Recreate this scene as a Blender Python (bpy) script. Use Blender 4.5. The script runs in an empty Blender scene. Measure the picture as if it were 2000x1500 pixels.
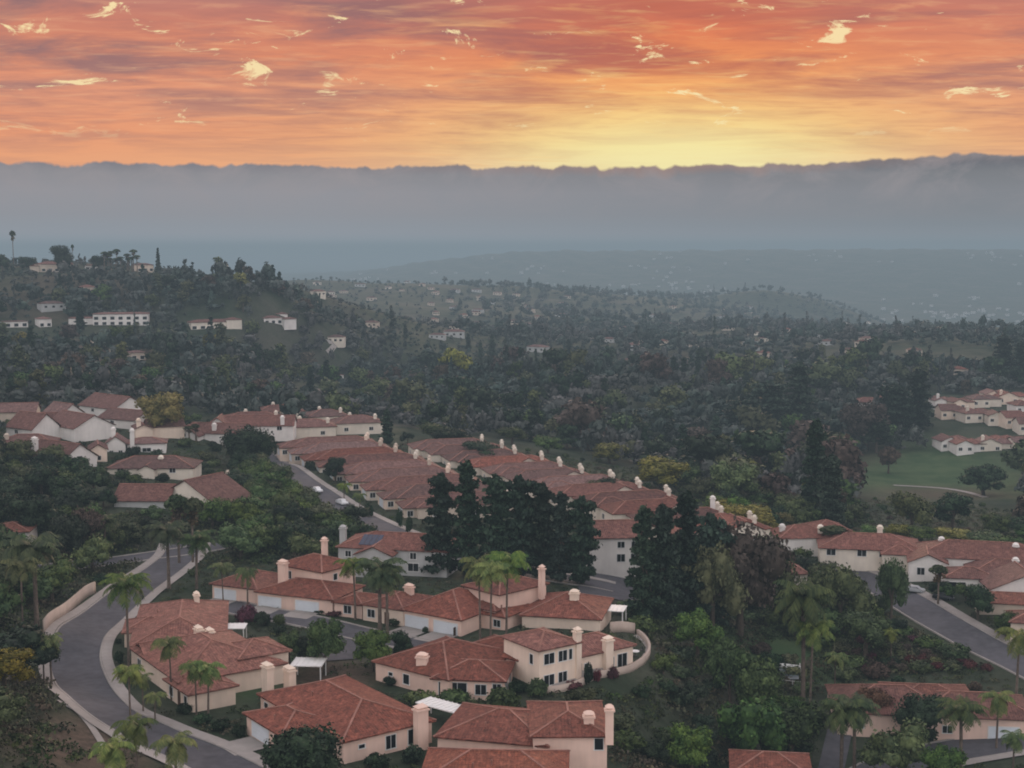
import bpy, math, random
import numpy as np
R = random.Random(11)
NR = np.random.default_rng(5)
C = bpy.context.scene.collection
SC = bpy.context.scene
# ------------------------------------------------------------------ camera model (used to survey the place)
F = 2700.0; TH = math.atan(263/2700.0); H = 66.0
CT, ST = math.cos(TH), math.sin(TH)
def ray(u, v):
    a = (u-1000)/F; b = -(v-750)/F
    return a, CT+b*ST, b*CT-ST
def P(u, v, z=0.0):
    x, y, w = ray(u, v); t = (z-H)/w
    return (x*t, y*t)
def PD(u, v, D):
    x, y, w = ray(u, v); t = D/math.hypot(x, y)
    return (x*t, y*t, H+w*t)
def proj(x, y, z):
    dz = z-H; f = y*CT-dz*ST; up = y*ST+dz*CT
    return 1000+F*x/f, 750-F*up/f
def s2l(c):
    return tuple(((x/255)/12.92 if x <= 10 else (((x/255)+.055)/1.055)**2.4) for x in c)+(1.0,)

# ------------------------------------------------------------------ terrain
TP = []
def tp(u, v, z): x, y = P(u, v, z); TP.append((x, y, z))
def td(u, v, D): TP.append(PD(u, v, D))
def ta(u, D, z): a = (u-1000)/F; TP.append((D*math.sin(a), D*math.cos(a), z))
for u, v in ((400,1176),(745,1215),(890,1243),(205,1290),(330,1365),(520,1495),(110,1290),(390,1500),(1010,1345),(1080,1350),
             (1240,1290),(700,1300),(900,1400),(560,1150),(300,1085),(730,1150),(1000,1160),(180,1220),(150,1340),(620,1500),(1150,1220)): tp(u, v, 0)
for a in ((1000,1700,-3),(300,1700,0),(1700,1700,-14),(0,1700,4),(1000,2600,-4),(200,2600,2),(1800,2600,-14),
    (900,1560,-1.5),(1150,1560,-3),(1240,1500,-6),(1330,1345,-5),(1350,1400,-8),(1300,1480,-9),(1260,1400,-5),(1450,1300,-12),(1450,1450,-13),(1360,1250,-7),(1270,1200,-3),
    (1550,1290,-13),(1560,1340,-13),(1780,1400,-14),(1800,1470,-15),(1950,1450,-14),(1850,1230,-10),(1750,1150,-9),(1700,1120,-9),
    (1960,1270,-11),(1600,1200,-12),(1500,1200,-12),(1600,1090,-8),(1900,1100,-8),(1990,1120,-7),(1700,1250,-12),(2100,1200,-8),(2100,1400,-12),
    (1850,930,-24),(1750,960,-22),(1950,960,-22),(1700,900,-25),(1800,1000,-16),(1600,1000,-14),(1880,868,-20),(1900,800,-14),(1720,790,-14),(1980,760,-12),
    (900,1100,-1),(1130,1100,-2),(1300,1130,-6),(1200,1150,-3),
    (520,890,-1),(740,1010,-1),(870,990,-2),(1250,1010,-4),(780,850,0),(1100,930,-2),(1400,1000,-6),(1100,840,-12),(1300,900,-14),(900,790,-12),(1450,900,-18),(1550,960,-16),
    (230,1000,4),(480,980,2),(100,900,7),(250,850,8),(330,860,7),(120,820,9),(450,860,4),(400,830,5),(550,820,1),(400,1000,3.5),(600,985,-.5),(500,1060,.5),
    (100,1050,2),(0,1050,4),(270,1120,0),(0,1170,4),(60,1230,3),(0,1350,7),(40,1450,8),(150,1455,2.5),(0,1500,9),(230,1480,1.2),(-200,1200,8),(-200,900,10),(600,860,0),(680,900,-1)): tp(*a)
for a in ((0,515,1150),(100,522,1130),(200,522,1110),(300,530,1100),(400,542,1090),(500,550,1060),(560,567,1040),(600,612,1020),(650,640,1000),(-150,515,1150),
    (245,622,850),(100,625,850),(0,620,850),(400,632,840),(560,622,860),(300,770,600),(100,770,580),(0,780,570),(450,700,720),(250,700,700),(50,700,700),
    (600,760,700),(600,690,850),(900,740,750),(1200,760,700),(750,700,900),(900,660,1300),(1200,650,1400),(1200,700,1000),(1450,640,1500),(1450,720,950),(1650,700,950),(1650,660,1300),
    (600,549,2300),(700,551,2300),(850,556,2300),(1000,561,2300),(700,600,1700),(1000,610,1700),(1150,573,2700),(1300,583,2900),(1400,578,2900),(1480,566,2900),(1550,590,2800),(1620,618,2750),(1700,645,2700),
    (1850,655,1300),(1750,662,1300),(1950,645,1250),(2100,645,1250),(1300,640,1900),(1500,645,2000)): td(*a)
for a in ((0,1600,0),(200,1600,0),(450,1600,-10),(-200,1600,10),(0,2400,-40),(300,2400,-20),(1850,3000,-130),(1700,3400,-125),(1950,2600,-125),(2150,2600,-125),(1900,3900,-118),(2200,3900,-118),
    (300,3700,-120),(700,3700,-120),(1000,3700,-130),(1300,3700,-125),(1600,3900,-120),(1000,4700,-70),(1600,4700,-70),(2000,4700,-70),(600,4700,-115),(2300,4700,-70),
    (1000,6600,50),(1200,6600,56),(1400,6600,60),(1600,6600,63),(1800,6600,64),(2000,6600,60),(2300,6600,58),(900,6600,26),(800,6600,-6),(700,6600,-50),(550,6600,-95),(300,6600,-100),(0,6600,-100),
    (0,9500,-100),(600,9500,-100),(1200,9500,-80),(2000,9500,-80),(0,42000,-100),(700,42000,-100),(1400,42000,-100),(2200,42000,-100),(1000,25,-4),(0,60,4),(2000,60,-14),(1000,60,-5),
    (-2500,150,20),(-2500,500,25),(-2500,1200,60),(-2500,5000,0),(4500,150,-14),(4500,500,-20),(4500,1200,-30),(4500,5000,-110),(-2500,40000,-100),(4500,40000,-100)): ta(*a)
TPa = np.array(TP)
def lp(x, y): return np.stack([np.arctan2(x, y), np.log(np.hypot(x, y))], -1)
TC = lp(TPa[:,0], TPa[:,1])
def phi(r2): return np.sqrt(r2+0.05**2)
_K = phi(((TC[:,None]-TC[None])**2).sum(-1))
TW = np.linalg.solve(_K + np.eye(len(TC))*-1e-4, TPa[:,2]-TPa[:,2].mean())
TM = TPa[:,2].mean()
def hz(x, y):
    x = np.asarray(x, float); y = np.asarray(y, float)
    q = lp(x, y); sh = q.shape[:-1]; q = q.reshape(-1, 2); out = np.empty(len(q))
    for i in range(0, len(q), 20000):
        k = q[i:i+20000]
        out[i:i+20000] = phi(((k[:,None]-TC[None])**2).sum(-1)) @ TW + TM
    D = np.exp(q[:,1]); X = x.reshape(-1); Y = y.reshape(-1)
    amp = np.clip((D-420)/500, 0, 1)*2.2 + np.clip((D-2500)/4000, 0, 1)*5
    out += amp*(np.sin(X*.031+1.7*np.sin(Y*.011))+np.sin(Y*.027+X*.013+2)+.6*np.sin(X*.07-Y*.05))*.5
    return out.reshape(sh)
def hz1(x, y): return float(hz(np.array([x]), np.array([y]))[0])
def G(u, v):
    x, y, w = ray(u, v)
    t = np.geomspace(40, 30000, 1400)
    zz = H+w*t; g = hz(x*t, y*t)
    below = np.nonzero(zz < g)[0]
    if len(below) == 0: return (x*3000, y*3000, hz1(x*3000, y*3000))
    i = max(below[0], 1); a, b = t[i-1], t[i]
    tt = np.linspace(a, b, 60); k = np.nonzero(H+w*tt < hz(x*tt, y*tt))[0]
    tm = tt[k[0]] if len(k) else b
    return (x*tm, y*tm, hz1(x*tm, y*tm))

# ------------------------------------------------------------------ node helpers and materials
class NT:
    def __init__(s, tree): s.t = tree; s.n = tree.nodes; s.l = tree.links
    def new(s, typ, **kw):
        n = s.n.new(typ)
        for k, v in kw.items(): setattr(n, k, v)
        return n
    def put(s, sock, v):
        if hasattr(v, 'links') or isinstance(v, bpy.types.NodeSocket): s.l.new(v, sock)
        else: sock.default_value = v
    def math(s, op, a, b=0.0, c=None, clamp=False):
        n = s.new('ShaderNodeMath', operation=op); n.use_clamp = clamp
        s.put(n.inputs[0], a); s.put(n.inputs[1], b)
        if c is not None: s.put(n.inputs[2], c)
        return n.outputs[0]
    def mix(s, f, a, b, blend='MIX'):
        n = s.new('ShaderNodeMix', data_type='RGBA', blend_type=blend)
        s.put(n.inputs[0], f); s.put(n.inputs[6], a); s.put(n.inputs[7], b)
        return n.outputs[2]
    def noise(s, vec, scale, detail=3, rough=.55, dist=0.0):
        n = s.new('ShaderNodeTexNoise'); s.put(n.inputs['Vector'], vec)
        n.inputs['Scale'].default_value = scale; n.inputs['Detail'].default_value = detail
        n.inputs['Roughness'].default_value = rough; n.inputs['Distortion'].default_value = dist
        return n.outputs[0]
    def ramp(s, f, stops, interp='LINEAR'):
        n = s.new('ShaderNodeValToRGB'); cr = n.color_ramp; cr.interpolation = interp
        s.put(n.inputs[0], f)
        while len(cr.elements) < len(stops): cr.elements.new(.5)
        for e, (p, c) in zip(cr.elements, stops): e.position = p; e.color = c
        return n.outputs[0]
    def mr(s, f, a, b, c=0.0, d=1.0):
        n = s.new('ShaderNodeMapRange'); s.put(n.inputs[0], f)
        for i, v in enumerate((a, b, c, d)): n.inputs[i+1].default_value = v
        return n.outputs[0]
    def vmap(s, vec, scale):
        n = s.new('ShaderNodeMapping'); s.put(n.inputs[0], vec); n.inputs['Scale'].default_value = scale
        return n.outputs[0]
def mat(name):
    m = bpy.data.materials.new(name); m.use_nodes = True
    t = NT(m.node_tree); b = m.node_tree.nodes['Principled BSDF']
    return m, t, b
def c4(r, g, b): return (r, g, b, 1.0)
def simple(name, col, rough=.8, var=.15, scale=3.0, bump=0.0, metal=0.0):
    m, t, b = mat(name)
    pos = t.new('ShaderNodeNewGeometry').outputs['Position']
    n = t.noise(pos, scale, 4); n2 = t.noise(pos, scale*.13, 3)
    k = t.math('ADD', t.mr(n, .25, .75, -var, var), t.mr(n2, .3, .7, 1-var, 1+var))
    mm = t.new('ShaderNodeVectorMath', operation='SCALE'); t.put(mm.inputs[0], col[:3]); t.put(mm.inputs['Scale'], k)
    t.put(b.inputs['Base Color'], mm.outputs[0]); b.inputs['Roughness'].default_value = rough; b.inputs['Metallic'].default_value = metal
    b.inputs['Specular IOR Level'].default_value = .3
    if bump:
        bp = t.new('ShaderNodeBump'); bp.inputs['Strength'].default_value = bump; bp.inputs['Distance'].default_value = .05
        t.put(bp.inputs['Height'], n); t.put(b.inputs['Normal'], bp.outputs[0])
    return m
def stucco(name, col):
    m, t, b = mat(name)
    pos = t.new('ShaderNodeNewGeometry').outputs['Position']
    sp = t.new('ShaderNodeSeparateXYZ'); t.put(sp.inputs[0], pos)
    streak = t.noise(t.vmap(pos, (1.2, 1.2, .18)), 1.0, 4)
    patch = t.noise(pos, .22, 3)
    k = t.math('MULTIPLY', t.mr(streak, .3, .7, .94, 1.03), t.mr(patch, .3, .7, .88, 1.08))
    mm = t.new('ShaderNodeVectorMath', operation='SCALE'); t.put(mm.inputs[0], col); t.put(mm.inputs['Scale'], k)
    t.put(b.inputs['Base Color'], mm.outputs[0]); b.inputs['Roughness'].default_value = .9; b.inputs['Specular IOR Level'].default_value = .15
    bp = t.new('ShaderNodeBump'); bp.inputs['Strength'].default_value = .4; bp.inputs['Distance'].default_value = .03
    t.put(bp.inputs['Height'], t.noise(pos, 9, 4)); t.put(b.inputs['Normal'], bp.outputs[0])
    return m
def tile(name, a, b_, c):
    m, t, b = mat(name)
    uv = t.new('ShaderNodeUVMap').outputs[0]
    pos = t.new('ShaderNodeNewGeometry').outputs['Position']
    br = t.new('ShaderNodeTexBrick'); t.put(br.inputs['Vector'], uv)
    br.inputs['Scale'].default_value = 1.0; br.inputs['Mortar Size'].default_value = .03; br.inputs['Mortar Smooth'].default_value = .5
    br.inputs['Brick Width'].default_value = .42; br.inputs['Row Height'].default_value = .40; br.offset = 0.0
    br.inputs['Color1'].default_value = a; br.inputs['Color2'].default_value = b_
    br.inputs['Mortar'].default_value = tuple(x*.5 for x in b_[:3])+(1,); br.inputs['Bias'].default_value = -.1
    n1 = t.noise(pos, .55, 4, .65); n2 = t.noise(t.vmap(uv, (1.6, .25, 1)), 1.0, 4)
    col = t.mix(t.mr(n1, .38, .66), br.outputs[0], c)
    col = t.mix(t.mr(n2, .45, .8, 0, .55), col, tuple(x*.55 for x in b_[:3])+(1,))
    n3 = t.noise(pos, 1.7, 5, .75)
    col = t.mix(t.mr(n3, .46, .66, 0, .9), col, tuple(x*.42 for x in b_[:3])+(1,))
    col = t.mix(t.mr(t.noise(pos, 1.1, 5, .75, .3), .52, .72, 0, .6), col, tuple(min(1, x*1.75+.02) for x in a[:3])+(1,))
    oi = t.new('ShaderNodeObjectInfo').outputs['Random']
    hsv = t.new('ShaderNodeHueSaturation'); t.put(hsv.inputs['Color'], col)
    t.put(hsv.inputs['Value'], t.mr(oi, 0, 1, .78, 1.2)); t.put(hsv.inputs['Saturation'], t.mr(t.math('FRACT', t.math('MULTIPLY', oi, 7.3)), 0, 1, .86, 1.1))
    t.put(b.inputs['Base Color'], hsv.outputs[0]); b.inputs['Roughness'].default_value = .8; b.inputs['Specular IOR Level'].default_value = .25
    su = t.new('ShaderNodeSeparateXYZ'); t.put(su.inputs[0], uv)
    wv = t.math('ABSOLUTE', t.math('SINE', t.math('MULTIPLY', su.outputs[0], math.pi/.42)))
    row = t.math('FRACT', t.math('MULTIPLY', su.outputs[1], 1/.4))
    bp = t.new('ShaderNodeBump'); bp.inputs['Strength'].default_value = .55; bp.inputs['Distance'].default_value = .10
    t.put(bp.inputs['Height'], t.math('ADD', wv, t.math('MULTIPLY', row, -.5))); t.put(b.inputs['Normal'], bp.outputs[0])
    return m
def leaf(name, c1, c2, c3=None, attr=False, big=.12):
    m, t, b = mat(name)
    geo = t.new('ShaderNodeNewGeometry'); pos = geo.outputs['Position']
    oi = t.new('ShaderNodeObjectInfo').outputs['Random']
    isl = geo.outputs['Random Per Island']
    f = t.math('ADD', t.mr(t.noise(pos, .45, 3), .3, .7, -.1, .75), t.mr(isl, 0, 1, -.35, .5), clamp=True)
    col = t.mix(f, c1, c2)
    if c3: col = t.mix(t.mr(t.noise(pos, big, 3), .44, .62, 0, .85), col, c3)
    hsv = t.new('ShaderNodeHueSaturation'); t.put(hsv.inputs['Color'], col)
    if attr:
        at = t.new('ShaderNodeAttribute'); at.attribute_name = 'tint'
        sp = t.new('ShaderNodeSeparateColor'); t.put(sp.inputs[0], at.outputs['Color'])
        rr, r2, r3 = sp.outputs[0], sp.outputs[1], sp.outputs[2]
    else:
        rr = oi; r2 = t.math('FRACT', t.math('MULTIPLY', oi, 13.7)); r3 = t.math('FRACT', t.math('MULTIPLY', oi, 5.9))
    t.put(hsv.inputs['Value'], t.mr(r2, 0, 1, *((.65, 1.35) if attr else (.78, 1.55)))); t.put(hsv.inputs['Hue'], t.mr(rr, 0, 1, .462, .518)); t.put(hsv.inputs['Saturation'], t.mr(r3, 0, 1, .8, 1.15))
    t.put(b.inputs['Base Color'], hsv.outputs[0]); b.inputs['Roughness'].default_value = .65; b.inputs['Specular IOR Level'].default_value = .2
    return m
M = {}
M['pink'] = stucco('stucco_pink', (.80,.58,.48)); M['peach'] = stucco('stucco_peach', (.80,.65,.53)); M['cream'] = stucco('stucco_cream', (.74,.66,.56))
M['white'] = stucco('stucco_white', (.76,.72,.68)); M['tan'] = stucco('stucco_tan', (.60,.50,.41)); M['grey'] = stucco('stucco_grey', (.46,.46,.45))
M['tileA'] = tile('tile_red', c4(.235,.080,.055), c4(.140,.056,.042), c4(.200,.078,.055))
M['tileB'] = tile('tile_orange', c4(.26,.086,.054), c4(.165,.062,.044), c4(.205,.085,.058))
M['tileC'] = tile('tile_brown', c4(.15,.068,.055), c4(.11,.054,.046), c4(.165,.08,.063))
M['tileD'] = tile('tile_dull', c4(.18,.09,.075), c4(.135,.07,.06), c4(.20,.105,.088))
M['ridge'] = simple('ridge_tile', (.26,.125,.095), .85, .25, 2.5)
M['trim'] = simple('white_paint', (.70,.69,.67), .6, .08, 1.0)
M['garage'] = simple('garage_paint', (.68,.72,.76), .5, .06, .8)
M['door'] = simple('door_brown', (.10,.05,.035), .6)
M['glass'] = simple('window_glass', (.010,.013,.016), .3, .4, .5)
M['metal'] = simple('dark_metal', (.05,.05,.05), .5)
M['asphalt'] = simple('asphalt', (.076,.074,.083), .92, .22, .7)
M['concrete'] = simple('concrete', (.29,.265,.245), .9, .12, .6)
M['wallcap'] = simple('retaining_wall_stucco', (.46,.37,.31), .9, .12, .5)
M['bark'] = simple('bark', (.085,.065,.05), .95, .3, 2.0)
M['palmbark'] = simple('palm_bark', (.13,.10,.08), .95, .3, 2.0)
M['solar'] = simple('solar_panel', (.02,.03,.06), .2, .1, 1)
M['carw'] = simple('car_paint_white', (.70,.71,.72), .3, .03, 1); M['card'] = simple('car_paint_dark', (.02,.022,.026), .3, .03, 1); M['cars'] = simple('car_paint_silver', (.35,.36,.37), .3, .03, 1)
M['tyre'] = simple('rubber', (.015,.015,.015), .9)
M['fence'] = simple('brown_fence', (.06,.04,.032), .85, .2, 2)
M['leafmid'] = leaf('leaf_mid', c4(.019,.037,.013), c4(.074,.116,.036))
M['leafbright'] = leaf('leaf_bright', c4(.028,.056,.018), c4(.090,.138,.038))
M['leafdark'] = leaf('leaf_dark', c4(.007,.016,.009), c4(.030,.054,.024))
M['leafolive'] = leaf('leaf_olive', c4(.034,.044,.020), c4(.092,.104,.044))
M['leafyellow'] = leaf('leaf_yellow', c4(.07,.075,.015), c4(.20,.18,.035))
M['leafbrown'] = leaf('leaf_brown', c4(.040,.030,.022), c4(.085,.062,.045))
M['leafrust'] = leaf('leaf_rust', c4(.05,.026,.018), c4(.13,.055,.035))
M['leafmaroon'] = leaf('leaf_maroon', c4(.035,.010,.014), c4(.10,.025,.03))
M['pine'] = leaf('needles_dark', c4(.009,.019,.014), c4(.032,.054,.033))
M['palm'] = leaf('palm_frond', c4(.040,.072,.018), c4(.135,.165,.040))
M['palmdark'] = leaf('palm_frond_dark', c4(.024,.044,.018), c4(.075,.10,.035))
M['skirt'] = leaf('dead_frond', c4(.06,.045,.025), c4(.14,.095,.045))
M['forest'] = leaf('forest_leaf_haze_tint', c4(.027,.044,.040), c4(.060,.084,.068), c4(.088,.084,.080), attr=True, big=.012)  # far leaf colours made paler and bluer, painting in part of the distance haze
M['cover'] = leaf('cover_leaf', c4(.016,.028,.011), c4(.068,.098,.032), c4(.085,.068,.045), attr=True, big=.12)
M['grass'] = leaf('grass_blade', c4(.035,.06,.02), c4(.07,.11,.035))
SKY_GAIN = 2.9; HAZE = 2.7e-4; HAZE_TOP = 100.0; HAZE_COL = (.218,.272,.314,1)
# ------------------------------------------------------------------ mesh builder
class MB:
    def __init__(s): s.v = []; s.f = []; s.uv = []; s.m = []
    def add(s, vs, fs, uvs=None, mi=0):
        o = len(s.v); s.v += [tuple(p) for p in vs]
        for i, f in enumerate(fs):
            s.f.append([o+k for k in f]); s.m.append(mi)
            s.uv.append(uvs[i] if uvs else [(0, 0)]*len(f))
    def obox(s, o, ex, ey, x0, x1, y0, y1, z0, z1, mi=0):
        p = lambda x, y, z: (o[0]+ex[0]*x+ey[0]*y, o[1]+ex[1]*x+ey[1]*y, z)
        vs = [p(x, y, z) for z in (z0, z1) for x, y in ((x0,y0),(x1,y0),(x1,y1),(x0,y1))]
        s.add(vs, [(3,2,1,0),(4,5,6,7),(0,1,5,4),(1,2,6,5),(2,3,7,6),(3,0,4,7)], None, mi)
    def beam(s, a, b, w, h, mi=0):
        a = np.array(a, float); b = np.array(b, float); d = b-a; d /= np.linalg.norm(d)
        up = np.array((0, 0, 1.)); sd = np.cross(d, up); n = np.linalg.norm(sd)
        sd = sd/n if n > 1e-5 else np.array((1., 0, 0)); up = np.cross(sd, d)
        vs = [q+sd*sx*w/2+up*sz*h/2 for q in (a, b) for sx, sz in ((-1,-1),(1,-1),(1,1),(-1,1))]
        s.add(vs, [(3,2,1,0),(4,5,6,7),(0,1,5,4),(1,2,6,5),(2,3,7,6),(3,0,4,7)], None, mi)
    def tube(s, pts, rads, n=7, mi=0, cap=True):
        o = len(s.v); pts = [np.array(p, float) for p in pts]
        for i, (p, r) in enumerate(zip(pts, rads)):
            d = pts[min(i+1, len(pts)-1)]-pts[max(i-1, 0)]; d = d/(np.linalg.norm(d)+1e-9)
            a = np.cross(d, (0.31, .95, 0.05)); a /= np.linalg.norm(a)+1e-9; b = np.cross(d, a)
            for k in range(n):
                t = 2*math.pi*k/n; s.v.append(tuple(p+(a*math.cos(t)+b*math.sin(t))*r))
        for i in range(len(pts)-1):
            for k in range(n):
                s.f.append([o+i*n+k, o+i*n+(k+1)%n, o+(i+1)*n+(k+1)%n, o+(i+1)*n+k]); s.m.append(mi); s.uv.append([(0,0)]*4)
        if cap:
            s.f.append([o+(len(pts)-1)*n+k for k in range(n)]); s.m.append(mi); s.uv.append([(0,0)]*n)
    def build(s, name, mats, parent=None, smooth=False, uv=False, local=False):
        me = bpy.data.meshes.new(name); me.from_pydata(s.v, [], s.f); me.update()
        if not isinstance(mats, (list, tuple)): mats = [mats]
        for m in mats: me.materials.append(m)
        if len(mats) > 1: me.polygons.foreach_set('material_index', s.m)
        if smooth: me.polygons.foreach_set('use_smooth', [True]*len(me.polygons))
        if uv:
            l = me.uv_layers.new(name='UVMap'); flat = [c for fc in s.uv for q in fc for c in q]
            l.data.foreach_set('uv', flat)
        o = bpy.data.objects.new(name, me); C.objects.link(o)
        if parent:
            o.parent = parent; w = parent.matrix_basis.translation.copy(); q = parent.parent
            while q: w += q.matrix_basis.translation; q = q.parent
            if not local: o.location = -w
        return o
def empty(name, loc):
    o = bpy.data.objects.new(name, None); C.objects.link(o); o.location = loc; o.empty_display_size = .5; return o
def tag(o, label=None, cat=None, group=None, kind=None):
    for k, v in (('label', label), ('category', cat), ('group', group), ('kind', kind)):
        if v: o[k] = v
    return o
KIDS = {}
def setkids(o, l): KIDS[o.name] = l
def dup(o, loc, rot=0, sc=1.0, label=None, group=None):
    r = o.copy(); C.objects.link(r); r.location = loc; r.rotation_euler = (0, 0, rot)
    r.scale = (sc, sc, sc) if not isinstance(sc, tuple) else sc
    if label: r['label'] = label
    if group: r['group'] = group
    elif 'group' in r: del r['group']
    for ch in o.children:
        c = ch.copy(); C.objects.link(c); c.parent = r
        for g in ch.children:
            d = g.copy(); C.objects.link(d); d.parent = c
    return r
def mesh_np(name, V, Fq, mats, tint=None, parent=None, nper=4, smooth=False):
    me = bpy.data.meshes.new(name); n = len(Fq)
    me.vertices.add(len(V)); me.vertices.foreach_set('co', np.asarray(V, np.float32).ravel())
    me.loops.add(n*nper); me.loops.foreach_set('vertex_index', np.asarray(Fq, np.int32).ravel())
    me.polygons.add(n); me.polygons.foreach_set('loop_start', np.arange(0, n*nper, nper, dtype=np.int32)); me.polygons.foreach_set('loop_total', np.full(n, nper, np.int32))
    if smooth: me.polygons.foreach_set('use_smooth', np.ones(n, bool))
    if not isinstance(mats, (list, tuple)): mats = [mats]
    for m in mats: me.materials.append(m)
    if tint is not None:
        a = me.color_attributes.new('tint', 'FLOAT_COLOR', 'POINT'); a.data.foreach_set('color', np.asarray(tint, np.float32).ravel())
    me.update(calc_edges=True); me.validate()
    o = bpy.data.objects.new(name, me); C.objects.link(o)
    if parent: o.parent = parent
    return o

# ------------------------------------------------------------------ the ground
def zone_paint(X, Y):
    """vertex colour: r = lawn, g = bare soil, b = pale suburb"""
    c = np.zeros((len(X), 4)); c[:,3] = 1
    def blob(ch, u, v, rx, ry, s=1.0, ang=0):
        x, y, _ = G(u, v); dx = X-x; dy = Y-y
        c[:,ch] = np.maximum(c[:,ch], s*np.exp(-((dx/rx)**2+(dy/ry)**2)**2))
    for a in ((0,1840,925,38,65),(0,1760,930,30,55),(0,1930,950,30,40),(0,1690,930,32,50),(0,1540,1275,14,18),(0,1500,1290,12,14),(0,490,1310,8,14)): blob(*a)
    for a in ((1,170,1470,8,20,.9),(1,130,1440,5,10,.7),(1,650,1320,8,9,.8),(1,260,690,45,60,.8),(1,200,680,40,50,.7),(1,1470,740,22,60,.9),(1,1390,715,50,60,.6),(1,1620,870,25,40,.5),(1,480,930,10,12,.5),(1,1850,965,24,22,.6),
              (1,170,560,50,60,.5),(1,120,590,60,50,.5)): blob(*a)
    return c
def build_ground():
    NA, ND = 470, 430
    az = np.radians(np.linspace(-62, 62, NA))
    az = np.sign(az)*(np.abs(az)/az.max())**1.7*az.max()
    D = np.geomspace(22, 42000, ND)
    A, DD = np.meshgrid(az, D, indexing='ij')
    X = (DD*np.sin(A)).ravel(); Y = (DD*np.cos(A)).ravel(); Z = hz(X, Y)
    idx = np.arange(NA*ND).reshape(NA, ND)
    Fq = np.stack([idx[:-1,:-1], idx[1:,:-1], idx[1:,1:], idx[:-1,1:]], -1).reshape(-1, 4)[:, ::-1]
    m, t, b = mat('terrain')
    geo = t.new('ShaderNodeNewGeometry'); pos = geo.outputs['Position']
    at = t.new('ShaderNodeAttribute'); at.attribute_name = 'tint'
    sp = t.new('ShaderNodeSeparateColor'); t.put(sp.inputs[0], at.outputs['Color'])
    n1 = t.noise(pos, .09, 5, .6); n2 = t.noise(pos, .9, 5, .65); n3 = t.noise(pos, .012, 4, .6)
    base = t.mix(t.mr(n1, .36, .62), c4(.022,.036,.020), c4(.054,.064,.042))
    base = t.mix(t.mr(n3, .5, .7, 0, .7), base, c4(.095,.084,.068))
    base = t.mix(t.mr(n2, .4, .75, 0, .6), base, c4(.020,.024,.015))
    lawn = t.mix(t.mr(n1, .4, .6), c4(.040,.074,.032), c4(.064,.098,.044))
    soil = t.mix(t.mr(n2, .35, .65), c4(.125,.085,.065), c4(.062,.048,.036))
    base = t.mix(sp.outputs[0], base, lawn); base = t.mix(sp.outputs[1], base, soil)
    t.put(b.inputs['Base Color'], base); b.inputs['Roughness'].default_value = .95; b.inputs['Specular IOR Level'].default_value = .1
    bp = t.new('ShaderNodeBump'); bp.inputs['Strength'].default_value = .6; bp.inputs['Distance'].default_value = .2
    t.put(bp.inputs['Height'], n2); t.put(b.inputs['Normal'], bp.outputs[0])
    g = mesh_np('ground', np.stack([X, Y, Z], 1), Fq, m, tint=zone_paint(X, Y), smooth=True)
    tag(g, kind='structure')
build_ground()

AVOID = []   # (x, y, radius) circles kept free of scattered plants
def catmull(pts, step=1.5):
    p = [np.array(q[:2], float) for q in pts]; p = [2*p[0]-p[1]]+p+[2*p[-1]-p[-2]]; out = []
    for i in range(1, len(p)-2):
        n = max(2, int(np.linalg.norm(p[i+1]-p[i])/step))
        for k in range(n):
            t = k/n
            out.append(.5*((2*p[i])+(-p[i-1]+p[i+1])*t+(2*p[i-1]-5*p[i]+4*p[i+1]-p[i+2])*t*t+(-p[i-1]+3*p[i]-3*p[i+1]+p[i+2])*t**3))
    out.append(p[-2]); return np.array(out)
def strip(name, path, o0, o1, lift, m, nx=5, wallz=None, kind='structure'):
    """a sheet following a path between two sideways offsets; wallz makes it a raised solid of that height"""
    T = np.gradient(path, axis=0); T /= np.linalg.norm(T, axis=1)[:,None]+1e-9
    N = np.stack([T[:,1], -T[:,0]], 1)
    offs = np.linspace(o0, o1, nx)
    Q = path[:,None]+N[:,None]*offs[None,:,None]
    Z = hz(Q[...,0], Q[...,1])
    V = np.concatenate([Q, (Z+lift)[...,None]], -1)
    n = len(path)
    if wallz is None:
        idx = np.arange(n*nx).reshape(n, nx)
        Fq = np.stack([idx[:-1,:-1], idx[:-1,1:], idx[1:,1:], idx[1:,:-1]], -1).reshape(-1, 4)
        o = mesh_np(name, V.reshape(-1, 3), Fq, m, smooth=True)
    else:
        lo = V[:,[0,-1]].copy(); hi = V[:,[0,-1]].copy(); lo[...,2] -= .6; hi[...,2] = hi[...,2].mean(1)[:,None]+wallz
        ring = np.stack([lo[:,0], hi[:,0], hi[:,1], lo[:,1]], 1); idx = np.arange(n*4).reshape(n, 4); Fs = []
        for k in range(4): Fs.append(np.stack([idx[:-1,k], idx[1:,k], idx[1:,(k+1)%4], idx[:-1,(k+1)%4]], -1))
        Fs = np.concatenate(Fs+[idx[:1], idx[-1:,::-1]]); o = mesh_np(name, ring.reshape(-1, 3), Fs, m)
    if kind: o['kind'] = kind
    return o
def road(px, w, side=0, name='road', walk=1.5, kerbs=True, ext0=None, zlift=.12):
    path = catmull([G(*q) for q in px])
    strip(name, path, -w/2, w/2, zlift, M['asphalt'], 7)
    for q in path[::3]: AVOID.append((q[0], q[1], w/2+1.2))
    if kerbs:
        for s in (-1, 1): strip('kerb', path, s*(w/2), s*(w/2+.35), zlift, M['concrete'], 2, wallz=.14)
    for s in ((-1, 1) if side == 2 else ((side,) if side else ())):
        a, b = s*(w/2+.36), s*(w/2+.36+walk)
        strip('pavement', path, min(a, b), max(a, b), zlift+.13, M['concrete'], 3)
        for q in path[::3]: AVOID.append((q[0], q[1], w/2+walk+1.0))
    return path
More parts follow.
